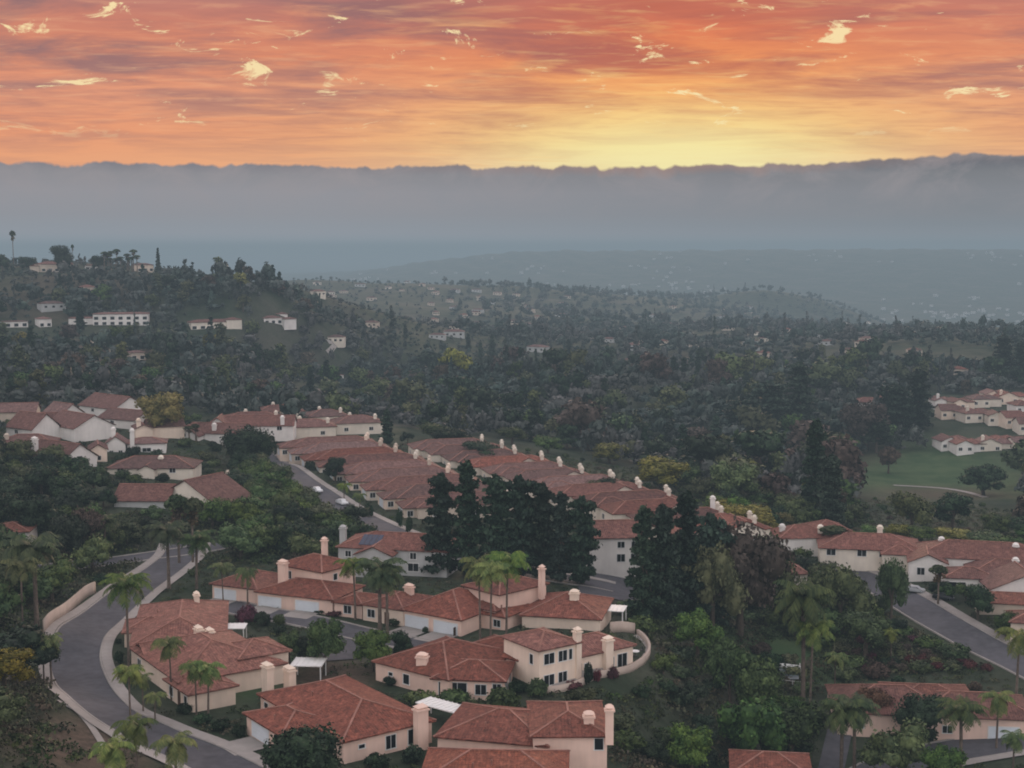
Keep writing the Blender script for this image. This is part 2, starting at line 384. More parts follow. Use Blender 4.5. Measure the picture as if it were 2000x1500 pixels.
main_path = road(((362,1062),(352,1085),(330,1105),(300,1127),(248,1165),(180,1222),(150,1270),(155,1325),(200,1380),(285,1430),(385,1475),(490,1530),(600,1600)), 7.4, 2, walk=1.6)
road(((90,1112),(170,1102),(240,1094),(300,1086),(360,1078),(430,1066)), 5.6, 0)
court_path = road(((420,1178),(500,1196),(600,1214),(700,1238),(800,1258),(905,1280)), 6.5, 0)
road(((640,1226),(655,1255),(672,1290)), 6.0, 0, name='driveway', kerbs=False, zlift=.16)
mid_path = road(((485,868),(520,893),(575,930),(640,975),(720,1020),(820,1062),(960,1105),(1080,1128),(1200,1150)), 8.5, -1, walk=1.6)
road(((1175,1100),(1180,1140),(1195,1170)), 12, 0, name='driveway', kerbs=False, zlift=.16)
right_path = road(((1620,1100),(1700,1135),(1760,1168),(1830,1210),(1900,1250),(1990,1295),(2080,1340)), 8.0, -1, walk=1.8)
low_path = road(((2150,1420),(1980,1448),(1850,1470),(1740,1500),(1640,1550)), 7.5, -1)
road(((1640,1430),(1632,1465),(1622,1510)), 4, 0, name='driveway', kerbs=False, zlift=.16)
gp = catmull([G(*q) for q in ((1745,948),(1800,951),(1850,955),(1890,962),(1925,972))], 3); strip('path', gp, -1.3, 1.3, .12, M['concrete'], 3)
for q in gp: AVOID.append((q[0], q[1], 2.5))
bp_ = catmull([G(*q) for q in ((110,1368),(150,1390),(185,1430),(210,1475),(222,1530))]); strip('path', bp_, -.5, .5, .12, M['concrete'], 3)
for q in bp_: AVOID.append((q[0], q[1], 1.2))
pts = [G(*q) for q in ((640,668),(655,672),(650,680),(640,690))]
strip('path', catmull(pts, 4), -1.3, 1.3, .3, M['concrete'], 3)

# ------------------------------------------------------------------ houses
def dirs(ang): a = math.radians(ang); return (math.cos(a), math.sin(a)), (-math.sin(a), math.cos(a))
class House:
    def __init__(s, name, label, wall='pink', roof='tileA', group=None, cat='house', rz=0):
        s.name, s.label, s.group, s.cat = name, label, group, cat
        s.wallm, s.roofm = M[wall], M[roof]; s.W = MB(); s.RF = MB(); s.CP = MB(); s.blocks = []; s.items = []; s.sub = []; s.fd = 3
    def block(s, fl, ang, W, D, ez, z0=0, rise=.34, roof='hip', ov=.45, fr=None):
        """fl: plan position of front-left eave corner; D runs away behind the front"""
        ex, ey = dirs(ang); k = len(s.blocks); e = .004*k
        s.blocks.append((fl, ex, ey, W, D, ez, z0, ov, rise, roof))
        p = lambda x, y, z: (fl[0]+ex[0]*x+ey[0]*y, fl[1]+ex[1]*x+ey[1]*y, z)
        i = ov+e
        s.W.obox(fl, ex, ey, i, W-i, i, D-i, z0-s.fd, ez-.1-e)
        tops = []
        if roof == 'hip':
            h = min(W, D)/2; zr = ez+rise*h
            if W >= D: r0, r1 = p(h, h, zr), p(W-h, h, zr) if W > D+.02 else None
            else: r0, r1 = p(h, h, zr), p(h, D-h, zr)
            A, B, Cc, Dd = p(0,0,ez), p(W,0,ez), p(W,D,ez), p(0,D,ez)
            if r1 is None: tops = [[A,B,r0],[B,Cc,r0],[Cc,Dd,r0],[Dd,A,r0]]
            elif W >= D: tops = [[A,B,r1,r0],[B,Cc,r1],[Cc,Dd,r0,r1],[Dd,A,r0]]
            else: tops = [[A,B,r0],[B,Cc,r1,r0],[Cc,Dd,r1],[Dd,A,r0,r1]]
            lines = [(A,r0),(B,r1 if W>=D and r1 else r0),(Cc,r1 or r0),(Dd,r0 if W>=D else (r1 or r0))]
            if r1: lines.append((r0, r1))
        elif roof in ('gx', 'gy'):
            if roof == 'gx':
                zr = ez+rise*D/2; r0, r1 = p(0, D/2, zr), p(W, D/2, zr)
                tops = [[p(0,0,ez),p(W,0,ez),r1,r0],[p(W,D,ez),p(0,D,ez),r0,r1]]
                tri = [[(i,i),(i,D-i),(i,D/2)],[(W-i,D-i),(W-i,i),(W-i,D/2)]]
            else:
                zr = ez+rise*W/2; r0, r1 = p(W/2, 0, zr), p(W/2, D, zr)
                tops = [[p(W,0,ez),p(W,D,ez),r1,r0],[p(0,D,ez),p(0,0,ez),r0,r1]]
                tri = [[(i,i),(W-i,i),(W/2,i)],[(W-i,D-i),(i,D-i),(W/2,D-i)]]
            zl = ez-.1-e; zt = zr-.26
            # gable wall prism
            (a0,b0,t0),(b1,a1,t1) = tri
            vs = [p(a0[0],a0[1],zl),p(b0[0],b0[1],zl),p(t0[0],t0[1],zt),p(a1[0],a1[1],zl),p(b1[0],b1[1],zl),p(t1[0],t1[1],zt)]
            s.W.add(vs, [(0,1,2),(4,3,5),(1,4,5,2),(3,0,2,5)])
            lines = [(r0, r1)]
        # slabs
        for f in tops:
            n = len(f); q0 = np.array(f[0]); q1 = np.array(f[1]); u = (q1-q0); u /= np.linalg.norm(u)
            nn = np.cross(u, np.array(f[-1])-q0); nn /= np.linalg.norm(nn); vv = np.cross(nn, u)
            uv = [(float(np.dot(np.array(q)-q0, u))+k*3.3, float(np.dot(np.array(q)-q0, vv))) for q in f]
            s.RF.add(f, [tuple(range(n))], [uv])
            lo = [(q[0], q[1], q[2]-.2) for q in f]
            s.RF.add(lo, [tuple(reversed(range(n)))])
            s.RF.add([f[0], f[1], lo[1], lo[0]], [(0,3,2,1)])
            if roof != 'hip':
                s.RF.add([f[1], f[2], lo[2], lo[1]], [(0,3,2,1)]); s.RF.add([f[-1], f[0], lo[0], lo[-1]], [(0,3,2,1)])
        for a, b in lines: s.CP.beam((a[0],a[1],a[2]+.03), (b[0],b[1],b[2]+.03), .30, .13)
        cx, cy = p(W/2, D/2, 0)[:2]; rr = .56*min(W, D)+1
        n = max(1, int(max(W, D)/min(W, D)+.6))
        for j in range(n):
            t = (j+.5)/n
            q = p(W*t, D/2, 0) if W >= D else p(W/2, D*t, 0)
            AVOID.append((q[0], q[1], max(rr, .62*max(W, D)/n+.8)))
        return k
    def face(s, k, side):
        fl, ex, ey, W, D, ez, z0, ov, *_ = s.blocks[k]
        p = lambda x, y: (fl[0]+ex[0]*x+ey[0]*y, fl[1]+ex[1]*x+ey[1]*y)
        if side == 'F': return p(0, ov), ex, (-ey[0], -ey[1]), W
        if side == 'B': return p(W, D-ov), (-ex[0], -ex[1]), ey, W
        if side == 'R': return p(W-ov, 0), ey, ex, D
        return p(ov, D), (-ey[0], -ey[1]), (-ex[0], -ex[1]), D
    def window(s, k, side, c, z, w=1.4, h=1.2, cols=2, m='trim'): s.items.append(('w', k, side, c, z, w, h, cols, m))
    def garage(s, k, side, c, w=4.8, h=2.1): s.items.append(('g', k, side, c, 0, w, h, 0, 'garage'))
    def door(s, k, side, c, w=1.0, h=2.1): s.items.append(('d', k, side, c, 0, w, h, 0, 'door'))
    def chimney(s, x, y, z0, z1, w=1.5, d=1.0, ang=0, kind='cap'): s.sub.append((x, y, z0, z1-.25, w*.82, d*.85, ang, kind))
    def pads(s, L=4.5):
        for it in s.items:
            if it[0] == 'g':
                o, ex, n, _ = s.face(it[1], it[2]); V = []
                for j in range(5):
                    for i in range(4):
                        x = it[3]-it[5]/2-.3+(it[5]+.6)*i/3; y = .06+L*j/4; q = (o[0]+ex[0]*x+n[0]*y, o[1]+ex[1]*x+n[1]*y); V.append((q[0], q[1], hz1(*q)+.17))
                        AVOID.append((q[0], q[1], 1.0))
                m = mesh_np('driveway', np.array(V), np.array([[j*4+i, j*4+i+1, j*4+i+5, j*4+i+4] for j in range(4) for i in range(3)]), M['concrete']); m['kind'] = 'structure'
    def finish(s, caps=True, vents=0):
        fl, ex, ey, W, D, ez, z0, *_ = s.blocks[0]
        root = empty(s.name, (fl[0]+ex[0]*W/2+ey[0]*D/2, fl[1]+ex[1]*W/2+ey[1]*D/2, z0)); tag(root, s.label, s.cat, s.group)
        s.W.build('wall', s.wallm, root)
        rf = s.RF.build('roof', s.roofm, root, uv=True)
        if caps: s.CP.build('ridge_cap', M['ridge'], rf)
        for n in range(vents):
            fl, ex, ey, W, D, ez, z0, ov, rise, _ = s.blocks[n % len(s.blocks)]
            x = W*R.uniform(.35, .65); y = D*R.uniform(.18, .3); b = MB()
            o = (fl[0]+ex[0]*x+ey[0]*y, fl[1]+ex[1]*x+ey[1]*y); zz = ez+rise*y
            b.tube([(o[0],o[1],zz-.2),(o[0],o[1],zz+.55)], [.09,.09], 8); b.tube([(o[0],o[1],zz+.5),(o[0],o[1],zz+.68)], [.16,.12], 8)
            b.build('roof_vent', M['ridge'], rf)
        for it in s.items:
            t, k, side, c, z, w, h, cols, mm = it
            o, ex, n, L = s.face(k, side); bz = s.blocks[k][6]+z; x0, x1 = c-w/2, c+w/2
            if t == 'w':
                b = MB(); f = .10
                b.obox(o, ex, n, x0-f, x1+f, -.05, .07, bz+h, bz+h+f); b.obox(o, ex, n, x0-f-.05, x1+f+.05, -.05, .12, bz-f, bz)
                b.obox(o, ex, n, x0-f, x0, -.05, .07, bz, bz+h); b.obox(o, ex, n, x1, x1+f, -.05, .07, bz, bz+h)
                for j in range(1, cols): xx = x0+w*j/cols; b.obox(o, ex, n, xx-.035, xx+.035, -.05, .06, bz, bz+h)
                fr = b.build('window', M[mm], root); g = MB(); g.obox(o, ex, n, x0, x1, -.04, .025, bz, bz+h); g.build('pane', M['glass'], fr)
            elif t == 'g':
                b = MB(); f = .14
                b.obox(o, ex, n, x0-f, x1+f, -.05, .06, bz+h, bz+h+f); b.obox(o, ex, n, x0-f, x0, -.05, .06, bz, bz+h); b.obox(o, ex, n, x1, x1+f, -.05, .06, bz, bz+h)
                tr = b.build('garage_frame', M['trim'], root); g = MB()
                for j in range(4): g.obox(o, ex, n, x0+.01, x1-.01, -.04, .03, bz+.02+j*h/4, bz+(j+1)*h/4-.03)
                g.obox(o, ex, n, x0, x1, -.04, .012, bz, bz+h); g.build('garage_door', M['garage'], tr)
            else:
                b = MB(); b.obox(o, ex, n, x0, x1, -.04, .04, bz, bz+h); b.build('door', M['door'], root)
        for x, y, a, b_, w, d, ang, kind in s.sub:
            ex, ey = dirs(ang); b = MB(); o = (x, y)
            b.obox(o, ex, ey, -w/2, w/2, -d/2, d/2, a, b_)
            ch = b.build('chimney', s.wallm, root); cp = MB()
            cp.obox(o, ex, ey, -w/2-.17, w/2+.17, -d/2-.17, d/2+.17, b_+.002, b_+.2)
            cp.obox(o, ex, ey, -w/2+.12, w/2-.12, -d/2+.1, d/2-.1, b_+.2, b_+.5)
            hx, hy = w/2+.06, d/2+.08; q = lambda X, Y, Z: (o[0]+ex[0]*X+ey[0]*Y, o[1]+ex[1]*X+ey[1]*Y, Z)
            z = b_+.5
            cp.add([q(-hx,-hy,z),q(hx,-hy,z),q(hx,hy,z),q(-hx,hy,z),q(-hx*.35,0,z+.42),q(hx*.35,0,z+.42)], [(0,1,5,4),(1,2,5),(2,3,4,5),(3,0,4),(3,2,1,0)])
            cp.build('chimney_cap', s.wallm, ch)
        return root
def patio_cover(u, v, z, ang, W, D, label, base=0, m='trim', h=None):
    x, y = P(u, v, z); ex, ey = dirs(ang)
    root = empty('patio_cover', (x+ex[0]*W/2+ey[0]*D/2, y+ex[1]*W/2+ey[1]*D/2, base)); tag(root, label, 'patio cover')
    b = MB(); b.obox((x, y), ex, ey, 0, W, 0, D, z-.14, z)
    for j in range(int(W/.8)+1): b.obox((x, y), ex, ey, j*.8, j*.8+.09, -.12, D+.12, z+.002, z+.07)
    b.build('roof_panel', M[m], root)
    for px_, py_ in ((.15,.15),(W-.3,.15),(.15,D-.3),(W-.3,D-.3)):
        b = MB(); b.obox((x, y), ex, ey, px_, px_+.16, py_, py_+.16, base-.5, z-.142); b.build('post', M[m], root)
    AVOID.append((x+ex[0]*W/2+ey[0]*D/2, y+ex[1]*W/2+ey[1]*D/2, max(W, D)*.55))
    return root
# ------------------------------------------------------------------ the near houses
def two(u1, v1, u2, v2, z):
    a = P(u1, v1, z); b = P(u2, v2, z); return a, math.degrees(math.atan2(b[1]-a[1], b[0]-a[0])), math.hypot(b[0]-a[0], b[1]-a[1])
# F: twin garages on the inner court
h = House('house', 'salmon house with two pale garage doors facing the inner court, chimney at its left', 'pink', 'tileA')
h.block((-19.9,238.1), -34, 13.6, 15.5, 3.05, 0, rise=.44); h.block((-6.5,236.5), -34, 6.5, 10, 2.9, 0, rise=.3)
h.garage(0,'F',3.6,5.0); h.garage(0,'F',9.9,5.0); h.window(0,'R',9,.9,1.6,1.2); h.window(1,'F',4.4,.9,1.4,1.2)
h.pads(5.5)
x, y = P(797,1178,3); h.chimney(x, y+3, 2.5, 5.3, 1.9, 1.2, -34); h.finish(vents=2)
# E: long row on the court, with an upper storey behind
h = House('house', 'long pink house with upper storey behind, garages along the court', 'pink', 'tileA')
a, an, L = two(495,1155,638,1170,3); h.block(a, -23, 17, 12, 3, 0, rise=.3)
a2, _, _ = two(645,1170,705,1176,3); h.block((a2[0]+.2,a2[1]-.8), -23, 6.6, 8, 2.7, 0, rise=.3)
h.block((-44.9,258.5), -36, 12, 10, 6.4, 0, rise=.36)
h.garage(0,'F',3.2,4.8); h.garage(0,'F',11.2,4.8); h.window(1,'F',3.2,.8,1.5,1.4); h.window(2,'F',3,4.0,1.2,1.4); h.window(2,'R',4,4.2,1.0,1.2,1)
h.pads(4.5); x, y = P(553,1125,5); h.chimney(x, y, 3, 7.6, 2.0, 1.3, -30); x, y = P(634,1080,7); h.chimney(x, y, 5, 9.6, 1.1, 1.1, -36); h.finish(vents=1)
h = House('house', 'pink house with blue-white garage door at the top of the court behind palms', 'pink', 'tileA')
a, an, L = two(408,1140,482,1150,3); h.block(a, -25, 11, 12, 3, 0, rise=.36); h.garage(0,'F',3.4,4.8); h.window(0,'R',5,.9); h.pads(); h.finish()
h = House('house', 'small pink house half hidden behind the wide dark palm on the court', 'peach', 'tileA')
a, an, L = two(702,1180,778,1196,3); h.block(a, -28, 9.4, 11, 3, 0, rise=.3); h.window(0,'F',2.2,.8,1.5,1.4); h.door(0,'F',5.5); h.finish()
# A: duplex along the road bend
h = House('house', 'long red-roofed duplex curving along the road bend, leftmost of the near houses', 'peach', 'tileB')
h.block((-66.2,241), -79, 27, 15.5, 3.0, 0, rise=.33); h.block((-61.0,214.5), -56, 22, 17.5, 3.1, 0, rise=.34); h.block((-51.8,199.5), -54, 9.5, 8, 2.7, 0, rise=.3)
h.block((-66.3,232.0), -79, 8.5, 9, 2.8, 0, rise=.34); h.block((-60.6,216.0), -62, 8, 8, 2.9, 0, rise=.36, roof='gy'); h.block((-46.5,211.5), -56, 9, 9, 4.2, 0, rise=.34)
x, y = P(384,1172,5); h.chimney(x, y, 3, 6.0, 1.6, 1.0, -70); x, y = P(388,1236,5); h.chimney(x, y, 3.5, 5.7, 1.9, 1.2, -55); x, y = P(410,1238,5); h.chimney(x, y, 3.5, 5.5, 1.6, 1.2, -55)
x, y = P(523,1337,3); h.chimney(x, y, 1, 5.8, 2.1, 1.3, -53); x, y = P(566,1330,3); h.chimney(x, y, 1, 4.8, 2.2, 1.3, -53)
for c in (4, 9, 20): h.window(0,'F',c,.9,1.3,1.2)
h.window(1,'F',4,.9,1.4,1.2); h.window(2,'F',2.3,.7,1.3,1.3); h.door(2,'F',5.2); h.window(2,'F',7.6,.7,1.0,1.3,1); h.window(1,'F',19.5,.8,1.4,1.2)
h.finish(vents=3)
# B: house in front of it
h = House('house', 'red-roofed house with garage wing behind the round dark tree at the bottom', 'pink', 'tileA')
h.block((-36.4,191.6), -53.5, 24.5, 14.5, 3.05, 0, rise=.33); h.block((-37.0,184.3), -53.5, 11.5, 9, 2.75, 0, rise=.30)
h.garage(1,'F',4.6,5.0); h.window(0,'F',2.2,.6,1.1,1.6,1); h.window(0,'R',3.2,1.5,.9,.5,1); h.window(0,'R',7.6,.5,1.5,1.8); h.window(0,'R',11.3,.4,2.0,2.0)
h.door(1,'L',3); h.pads(5); x, y = P(822,1432,2); h.chimney(x, y, -.5, 5.4, 2.0, 1.4, 37); h.finish(vents=2)
# G
h = House('house', 'wide red-roofed house with big chimney on its front wall and dark patio windows', 'pink', 'tileA')
h.block((-21.6,207.4), -38, 15.6, 17.5, 3.0, 0, rise=.35); h.block((-12.2,199.2), -8, 11.5, 10, 2.85, 0, rise=.32); h.block((-8.5,214), -38, 12, 9, 3.3, 0, rise=.34)
h.window(0,'F',3.6,1.3,.8,.5,1); h.window(0,'F',6.8,.6,1.2,1.5,1)
h.window(1,'F',3.4,.15,4.2,2.1,3); h.window(1,'F',7.6,.6,1.6,1.5); h.window(1,'F',10.0,.6,1.2,1.7); h.window(1,'R',2.8,.3,2.6,1.9); h.window(1,'R',6.6,.4,2,1.8)
x, y = P(825,1338,0.4); h.chimney(x, y, -.5, 4.9, 2.0, 1.2, -15); h.finish(vents=1)
# H
h = House('house', 'two-storey peach house with paired dark windows and tall chimney above the curved patio wall', 'peach', 'tileA')
h.block((4.0,201.8), 36, 8.6, 10, 6.2, 0, rise=.33); h.block((9.4,207.6), 36, 13.0, 9.5, 3.3, 0, rise=.36)
for z in (.45, 3.75): h.window(0,'F',2.3,z,1.9,1.6,2); h.window(0,'F',4.9,z,1.6,1.6,2)
h.window(0,'F',6.4,3.75,.6,1.6,1); h.window(0,'L',7.6,3.6,.8,1.5,1)
h.window(1,'F',3.0,.4,.8,1.5,1); h.window(1,'F',8.3,.5,.6,1.5,1); h.window(1,'F',10.3,.1,1.9,2.1,2); h.door(1,'F',1.6)
x, y = P(1127,1330,0); h.chimney(x, y, -.5, 7.9, 1.2, 1.2, 36); x, y = P(1187,1312,0); h.chimney(x, y, -.5, 5.2, 1.8, 1.2, 36); h.finish(vents=1)
# I
h = House('house', 'tall pink two-storey house with blank side wall and slim chimney behind the palms', 'pink', 'tileA')
h.block((-2.2,235.4), 44, 12.5, 10, 6.2, 0, rise=.34); h.block((-8.5,238.5), -36, 7, 9, 3.6, 0, rise=.3)
x, y = P(1058,1145,6.3); h.chimney(x, y, 4, 9.6, 1.05, 1.05, 44); h.window(1,'F',3.4,.9,1.5,1.3); h.finish()
# J
h = House('house', 'low red-roofed house with squat chimney between the two tall peach houses', 'peach', 'tileA')
h.block((1.2,234.2), -12, 14.5, 15, 3.0, 0, rise=.36); x, y = P(1122,1178,4.2); h.chimney(x, y, 3, 6.1, 1.9, 1.3, -12); h.finish(vents=1)
patio_cover(1150, 1190, 2.75, -14, 6.2, 4.2, 'white patio cover on posts behind the squat chimney at the hill edge', 0, 'trim')
# C, D
h = House('house', 'pink two-storey house at the bottom with one dark window and tall chimney at right', 'pink', 'tileA')
h.block((2.25,171.4), 1, 10.4, 14, 4.0, -3, rise=.31); a, an, L = two(846,1440,960,1455,2.6); h.block(a, -14, 15.5, 14, 2.7, -1.5, rise=.29)
h.window(0,'F',8.9,5.1,1.1,1.5,1); h.garage(1,'F',3.2,4.6); h.window(1,'F',9.5,.9,1.4,1.2)
x, y = P(1190,1432,4.4); h.chimney(x, y, 3, 7.6, 1.25, 1.1, 0); x, y = P(1150,1410,4.9); h.chimney(x, y, 4, 5.8, 1.6, 1.2, 0); h.finish(vents=2)
h = House('house', 'red roof cut by the lower edge, below the house with the tall chimney', 'pink', 'tileB')
h.block((-11.3,158.5), -3, 18, 12, 2.9, -1, rise=.36); h.finish(vents=2)
# K behind the court
h = House('house', 'grey-walled house with dark solar panels on a red roof beside the dark pines', 'grey', 'tileA')
a, an, L = two(655,1068,790,1075,5.0); h.block(a, -12, 24, 13, 5.0, 0, rise=.34); a, an, L = two(690,1078,750,1082,4.6); h.block((a[0],a[1]-1.5), -12, 8.5, 8, 4.4, 0, rise=.42, roof='gy')
h.window(1,'F',4.2,1.0,1.8,1.4); h.window(0,'F',16.5,3.1,1.3,1.3); h.window(0,'F',21,3.1,1.3,1.3); h.window(0,'F',16.5,.6,2.2,1.6); h.window(0,'F',2.6,3.0,1.2,1.2)
x, y = P(670,1036,7); h.chimney(x, y, 4, 7.6, 1.6, 1.1, -12); rt = h.finish()
fl, ex, ey, W, D, ez, z0, ov, rise, _ = h.blocks[0]
b = MB()
for i in range(4):
    for j in range(2):
        q = [(4.6+i*1.1+dx, 5.0-j*2.0-dy) for dx, dy in ((.03,1.95),(1.05,1.95),(1.05,0),(.03,0))]
        b.add([(fl[0]+ex[0]*X+ey[0]*Y, fl[1]+ex[1]*X+ey[1]*Y, ez+rise*Y+.14) for X, Y in q], [(0,1,2,3)])
b.build('solar_panel', M['solar'], [c for c in rt.children if c.name.startswith('roof')][0])
# L behind the pines
h = House('house', 'white two-storey house with blue-grey front showing between the dark pine groups', 'white', 'tileA')
a, an, L = two(1150,1052,1222,1052,5.2); h.block(a, 6, 13, 13, 5.2, -2, rise=.4, roof='gx')
for c in (7, 10): h.window(0,'F',c,5.0,1.5,1.3); h.window(0,'F',c,2.0,1.7,1.6)
h.finish()
h = House('house', 'red-roofed house with white gable just behind the rightmost dark pine', 'white', 'tileA')
a, an, L = two(1345,1022,1400,1030,1.2); h.block(a, -30, 11, 12, 1.2, -4, rise=.36); x, y = P(1392,985,3); h.chimney(x, y, 0, 4.6, 1.4, 1, 0); h.finish()

# ------------------------------------------------------------------ middle row along the street (ridges run away to the right)
ordn = ['first','second','third','fourth','fifth','sixth','seventh','eighth','ninth','tenth','eleventh','twelfth']
N1 = 9
for i in range(N1):
    t = i/(N1-.6); fx = -71.5+50*t; fy = 440-103*t; z = -.6-1.2*t
    h = House('row_house', 'broad brown-roofed row house along the street, %s counted from its far end' % ordn[i], R.choice(['tan','cream','peach']), ['tileC','tileD','tileA','tileC','tileD','tileC','tileA','tileC','tileD'][i], 'row houses along the street')
    ang = 17+R.uniform(-2, 2); W = 30+R.uniform(-1.5, 1.5); ex, ey = dirs(ang)
    h.block((fx, fy), ang, W, 13.4, z+3.2, z, rise=.33+.03*(i % 2)); w2 = R.uniform(9, 12)
    h.block((fx-ex[0]*3.2+ey[0]*1.8, fy-ex[1]*3.2+ey[1]*1.8), ang, 13, 9.5, z+2.9, z, rise=.34)
    h.garage(1,'L',4.6,4.6); h.window(1,'F',2,.8,1.4,1.3); h.window(0,'F',5,.8,1.4,1.3); h.window(0,'F',16,.8,1.4,1.3); h.window(0,'F',23,.8,1.6,1.3)
    p = lambda X, Y: (fx+ex[0]*X+ey[0]*Y, fy+ex[1]*X+ey[1]*Y)
    for X, Y in ((W-4, 3.2), (W-2.5, 8.6)): q = p(X, Y); h.chimney(q[0], q[1], z+3, z+5.5, 1.15, .9, ang)
    h.finish()
N2 = 12
for i in range(N2):
    t = i/(N2-1.); fx = -31.5+69*t; fy = 437-120*t; z = -.8-2.6*t
    h = House('row_house', 'red-brown row house backing on the wooded canyon, %s counted from its far end' % ordn[i], 'cream', R.choice(['tileC','tileD','tileA']), 'row houses backing on the canyon')
    ang = 16+R.uniform(-2, 2); W = 26+R.uniform(-1.5, 1.5); ex, ey = dirs(ang)
    h.block((fx, fy), ang, W, 11.6, z+3.4, z, rise=.36)
    if i % 2: h.block((fx+ex[0]*13-ey[0]*1.5, fy+ex[1]*13-ey[1]*1.5), ang, 10, 10, z+3.5, z, rise=.46, roof='gy')
    else: h.block((fx+ex[0]*2-ey[0]*2.5, fy+ex[1]*2-ey[1]*2.5), ang, 11, 9, z+3.2, z, rise=.36)
    h.window(0,'L',4,.8,1.4,1.3); h.garage(1,'F',5.0,4.4); h.window(0,'F',W-4,.8,1.5,1.3)
    p = lambda X, Y: (fx+ex[0]*X+ey[0]*Y, fy+ex[1]*X+ey[1]*Y)
    for X, Y in ((W-3.5, 2.8), (W-2.2, 8.2)): q = p(X, Y); h.chimney(q[0], q[1], z+2, z+5.7, 1.1, .9, ang)
    h.finish()
# houses at the top of the street
for k, (u, v, z, W, D, lab, rf) in enumerate((
    (430,822,7.5,22,13,'dull brown house at the far top of the street, nearest the round dark tree','tileC'),(545,836,5,20,13,'brown house at the head of the street, its chimney beside a thin tree','tileD'),
    (500,806,6.5,18,12,'low brown house with two chimneys in front of the wooded slope','tileC'),(655,828,4.5,18,13,'brown house beside the dark bushy tree between the rows','tileC'),(600,815,5.5,16,12,'farthest brown house above the street rows, half behind others','tileD'))):
    a = P(u, v, z); h = House('house', lab, 'cream', rf); h.block(a, 12+k*2, W, D, z, z-3.6, rise=.33); ex, ey = dirs(12+k*2)
    for X, Y in ((W-3, 3), (W*.4, D-3)): h.chimney(a[0]+ex[0]*X+ey[0]*Y, a[1]+ex[1]*X+ey[1]*Y, z-1, z+2.2, 1.3, 1.0, 12)
    h.window(0,'F',4,.8); h.window(0,'F',W-5,.8); h.finish()

# ------------------------------------------------------------------ left hillside cluster
def gh(lab, u, v, z, W, D, ang, wall='white', roof='tileC', kind='gy', hgt=2.3, rise=.42, chim=(), wins=(), extra=(), name='house'):
    a = P(u, v, z); h = House(name, lab, wall, roof); h.block(a, ang, W, D, z, z-hgt, rise=rise, roof=kind); ex, ey = dirs(ang)
    for (dx, dy, w2, d2, dz, k2, r2) in extra: h.block((a[0]+ex[0]*dx+ey[0]*dy, a[1]+ex[1]*dx+ey[1]*dy), ang, w2, d2, z+dz, z-hgt, rise=r2, roof=k2)
    for X, Y, zt in chim: h.chimney(a[0]+ex[0]*X+ey[0]*Y, a[1]+ex[1]*X+ey[1]*Y, z-2, z+zt-1.2, 1.5, 1.1, ang)
    for wn in wins: h.window(*wn)
    return h.finish()
def gl(lab, u, v, z, W, D, ang, rise, chim=(), wall='white', roof='tileC', win=None):
    """u, v: where the front eave meets the gable end; the roof runs W metres back to the left"""
    c = P(u, v, z); ex, ey = dirs(ang); h = House('house', lab, wall, roof)
    h.block((c[0]-ex[0]*W, c[1]-ex[1]*W), ang, W, D, z, z-2.4, rise=rise, roof='gx')
    for X, Y, zt in chim: h.chimney(c[0]-ex[0]*X+ey[0]*Y, c[1]-ex[1]*X+ey[1]*Y, z-1, z+zt, 2.0, 1.3, ang)
    if win: h.window(0, 'R', D*.5, 1.9, 1.4, 1.0, 1)
    h.window(0, 'F', W*.4, .7, 1.5, 1.1); return h.finish()
gl('large maroon-roofed house with white front gable and small dark window, left of the cluster', 122,900,9.0, 24,12,-36, .66, ((15,2,4.6),), win=1)
gh('narrow tan gabled wing with one small window beside the white chimney house', 172,880,9.5, 5.6,10, 18, 'peach', 'tileC', rise=.6, wins=((0,'F',3,1.6,.9,1.2,1),), hgt=4.5)
gl('brown-roofed house whose wide pale gable faces the road, in the middle of the cluster', 143,838,12, 20,14.5,-44, .5)
gl('house with tall pointed white gable at the left back of the cluster', 62,840,12, 14,11,-36, .8)
gl('house with a low grey-white gable between the pointed one and the topmost house', 120,810,13, 11,9,-38, .7, roof='tileD')
gl('topmost house with broad white gable and long dull roof beside the yellow-green tree', 222,800,11.5, 22,14,-40, .55, roof='tileD')
gl('brown roof without a gable, behind the two chimneys of the white house', 262,822,11.5, 17,12,-30, .45)
gh('bright white house with two white chimneys and dark skylight roof', 203,868,9, 6.5,9, 12, 'white','tileD', rise=.7, extra=((6,1.5,12,9,-.3,'hip',.3),), chim=((2.5,4,5.2),(8,1,5)), wins=((0,'F',2,1.2,1.1,.8),(0,'F',4.6,1.2,1.1,.8),(1,'F',6,1.2,2.4,1.1)), hgt=4)
gh('tan walled brown house with square tower chimney right of the white house', 262,838,11, 6,9, 22, 'peach','tileC', rise=.4, chim=((1.5,1,3.8),), extra=((4,2,12,10,0,'gx',.4),), hgt=4)
gh('house with white left gable and long brown roof above the green bank', 332,852,7.5, 9.5,11, -8, 'white','tileC', rise=.68, extra=((3,5,19,12,.4,'gx',.46),), chim=((12,7,4.2),), wins=((0,'F',4.5,2.2,1,1),))
gh('bluish-white gable house at the right end of the cluster above the green bank', 394,836,7.2, 10,12, 4, 'white','tileC', rise=.66, extra=((5,4,25,13,0,'gx',.44),), chim=((26,5,4),), wins=((0,'F',5,1.2,1.3,1.3),(1,'F',20,.8,1.6,1.2)))
gh('long orange-brown house with cream wall and arched entry above the big cream gable', 205,915,7, 24,13, 2, 'cream','tileC', kind='hip', rise=.38, extra=((9,-2.2,5,6,-.1,'gy',.5),), chim=((14,5,3.4),), wins=((0,'F',4,1,1.6,1.1),(0,'F',18,1,1.6,1.1)))
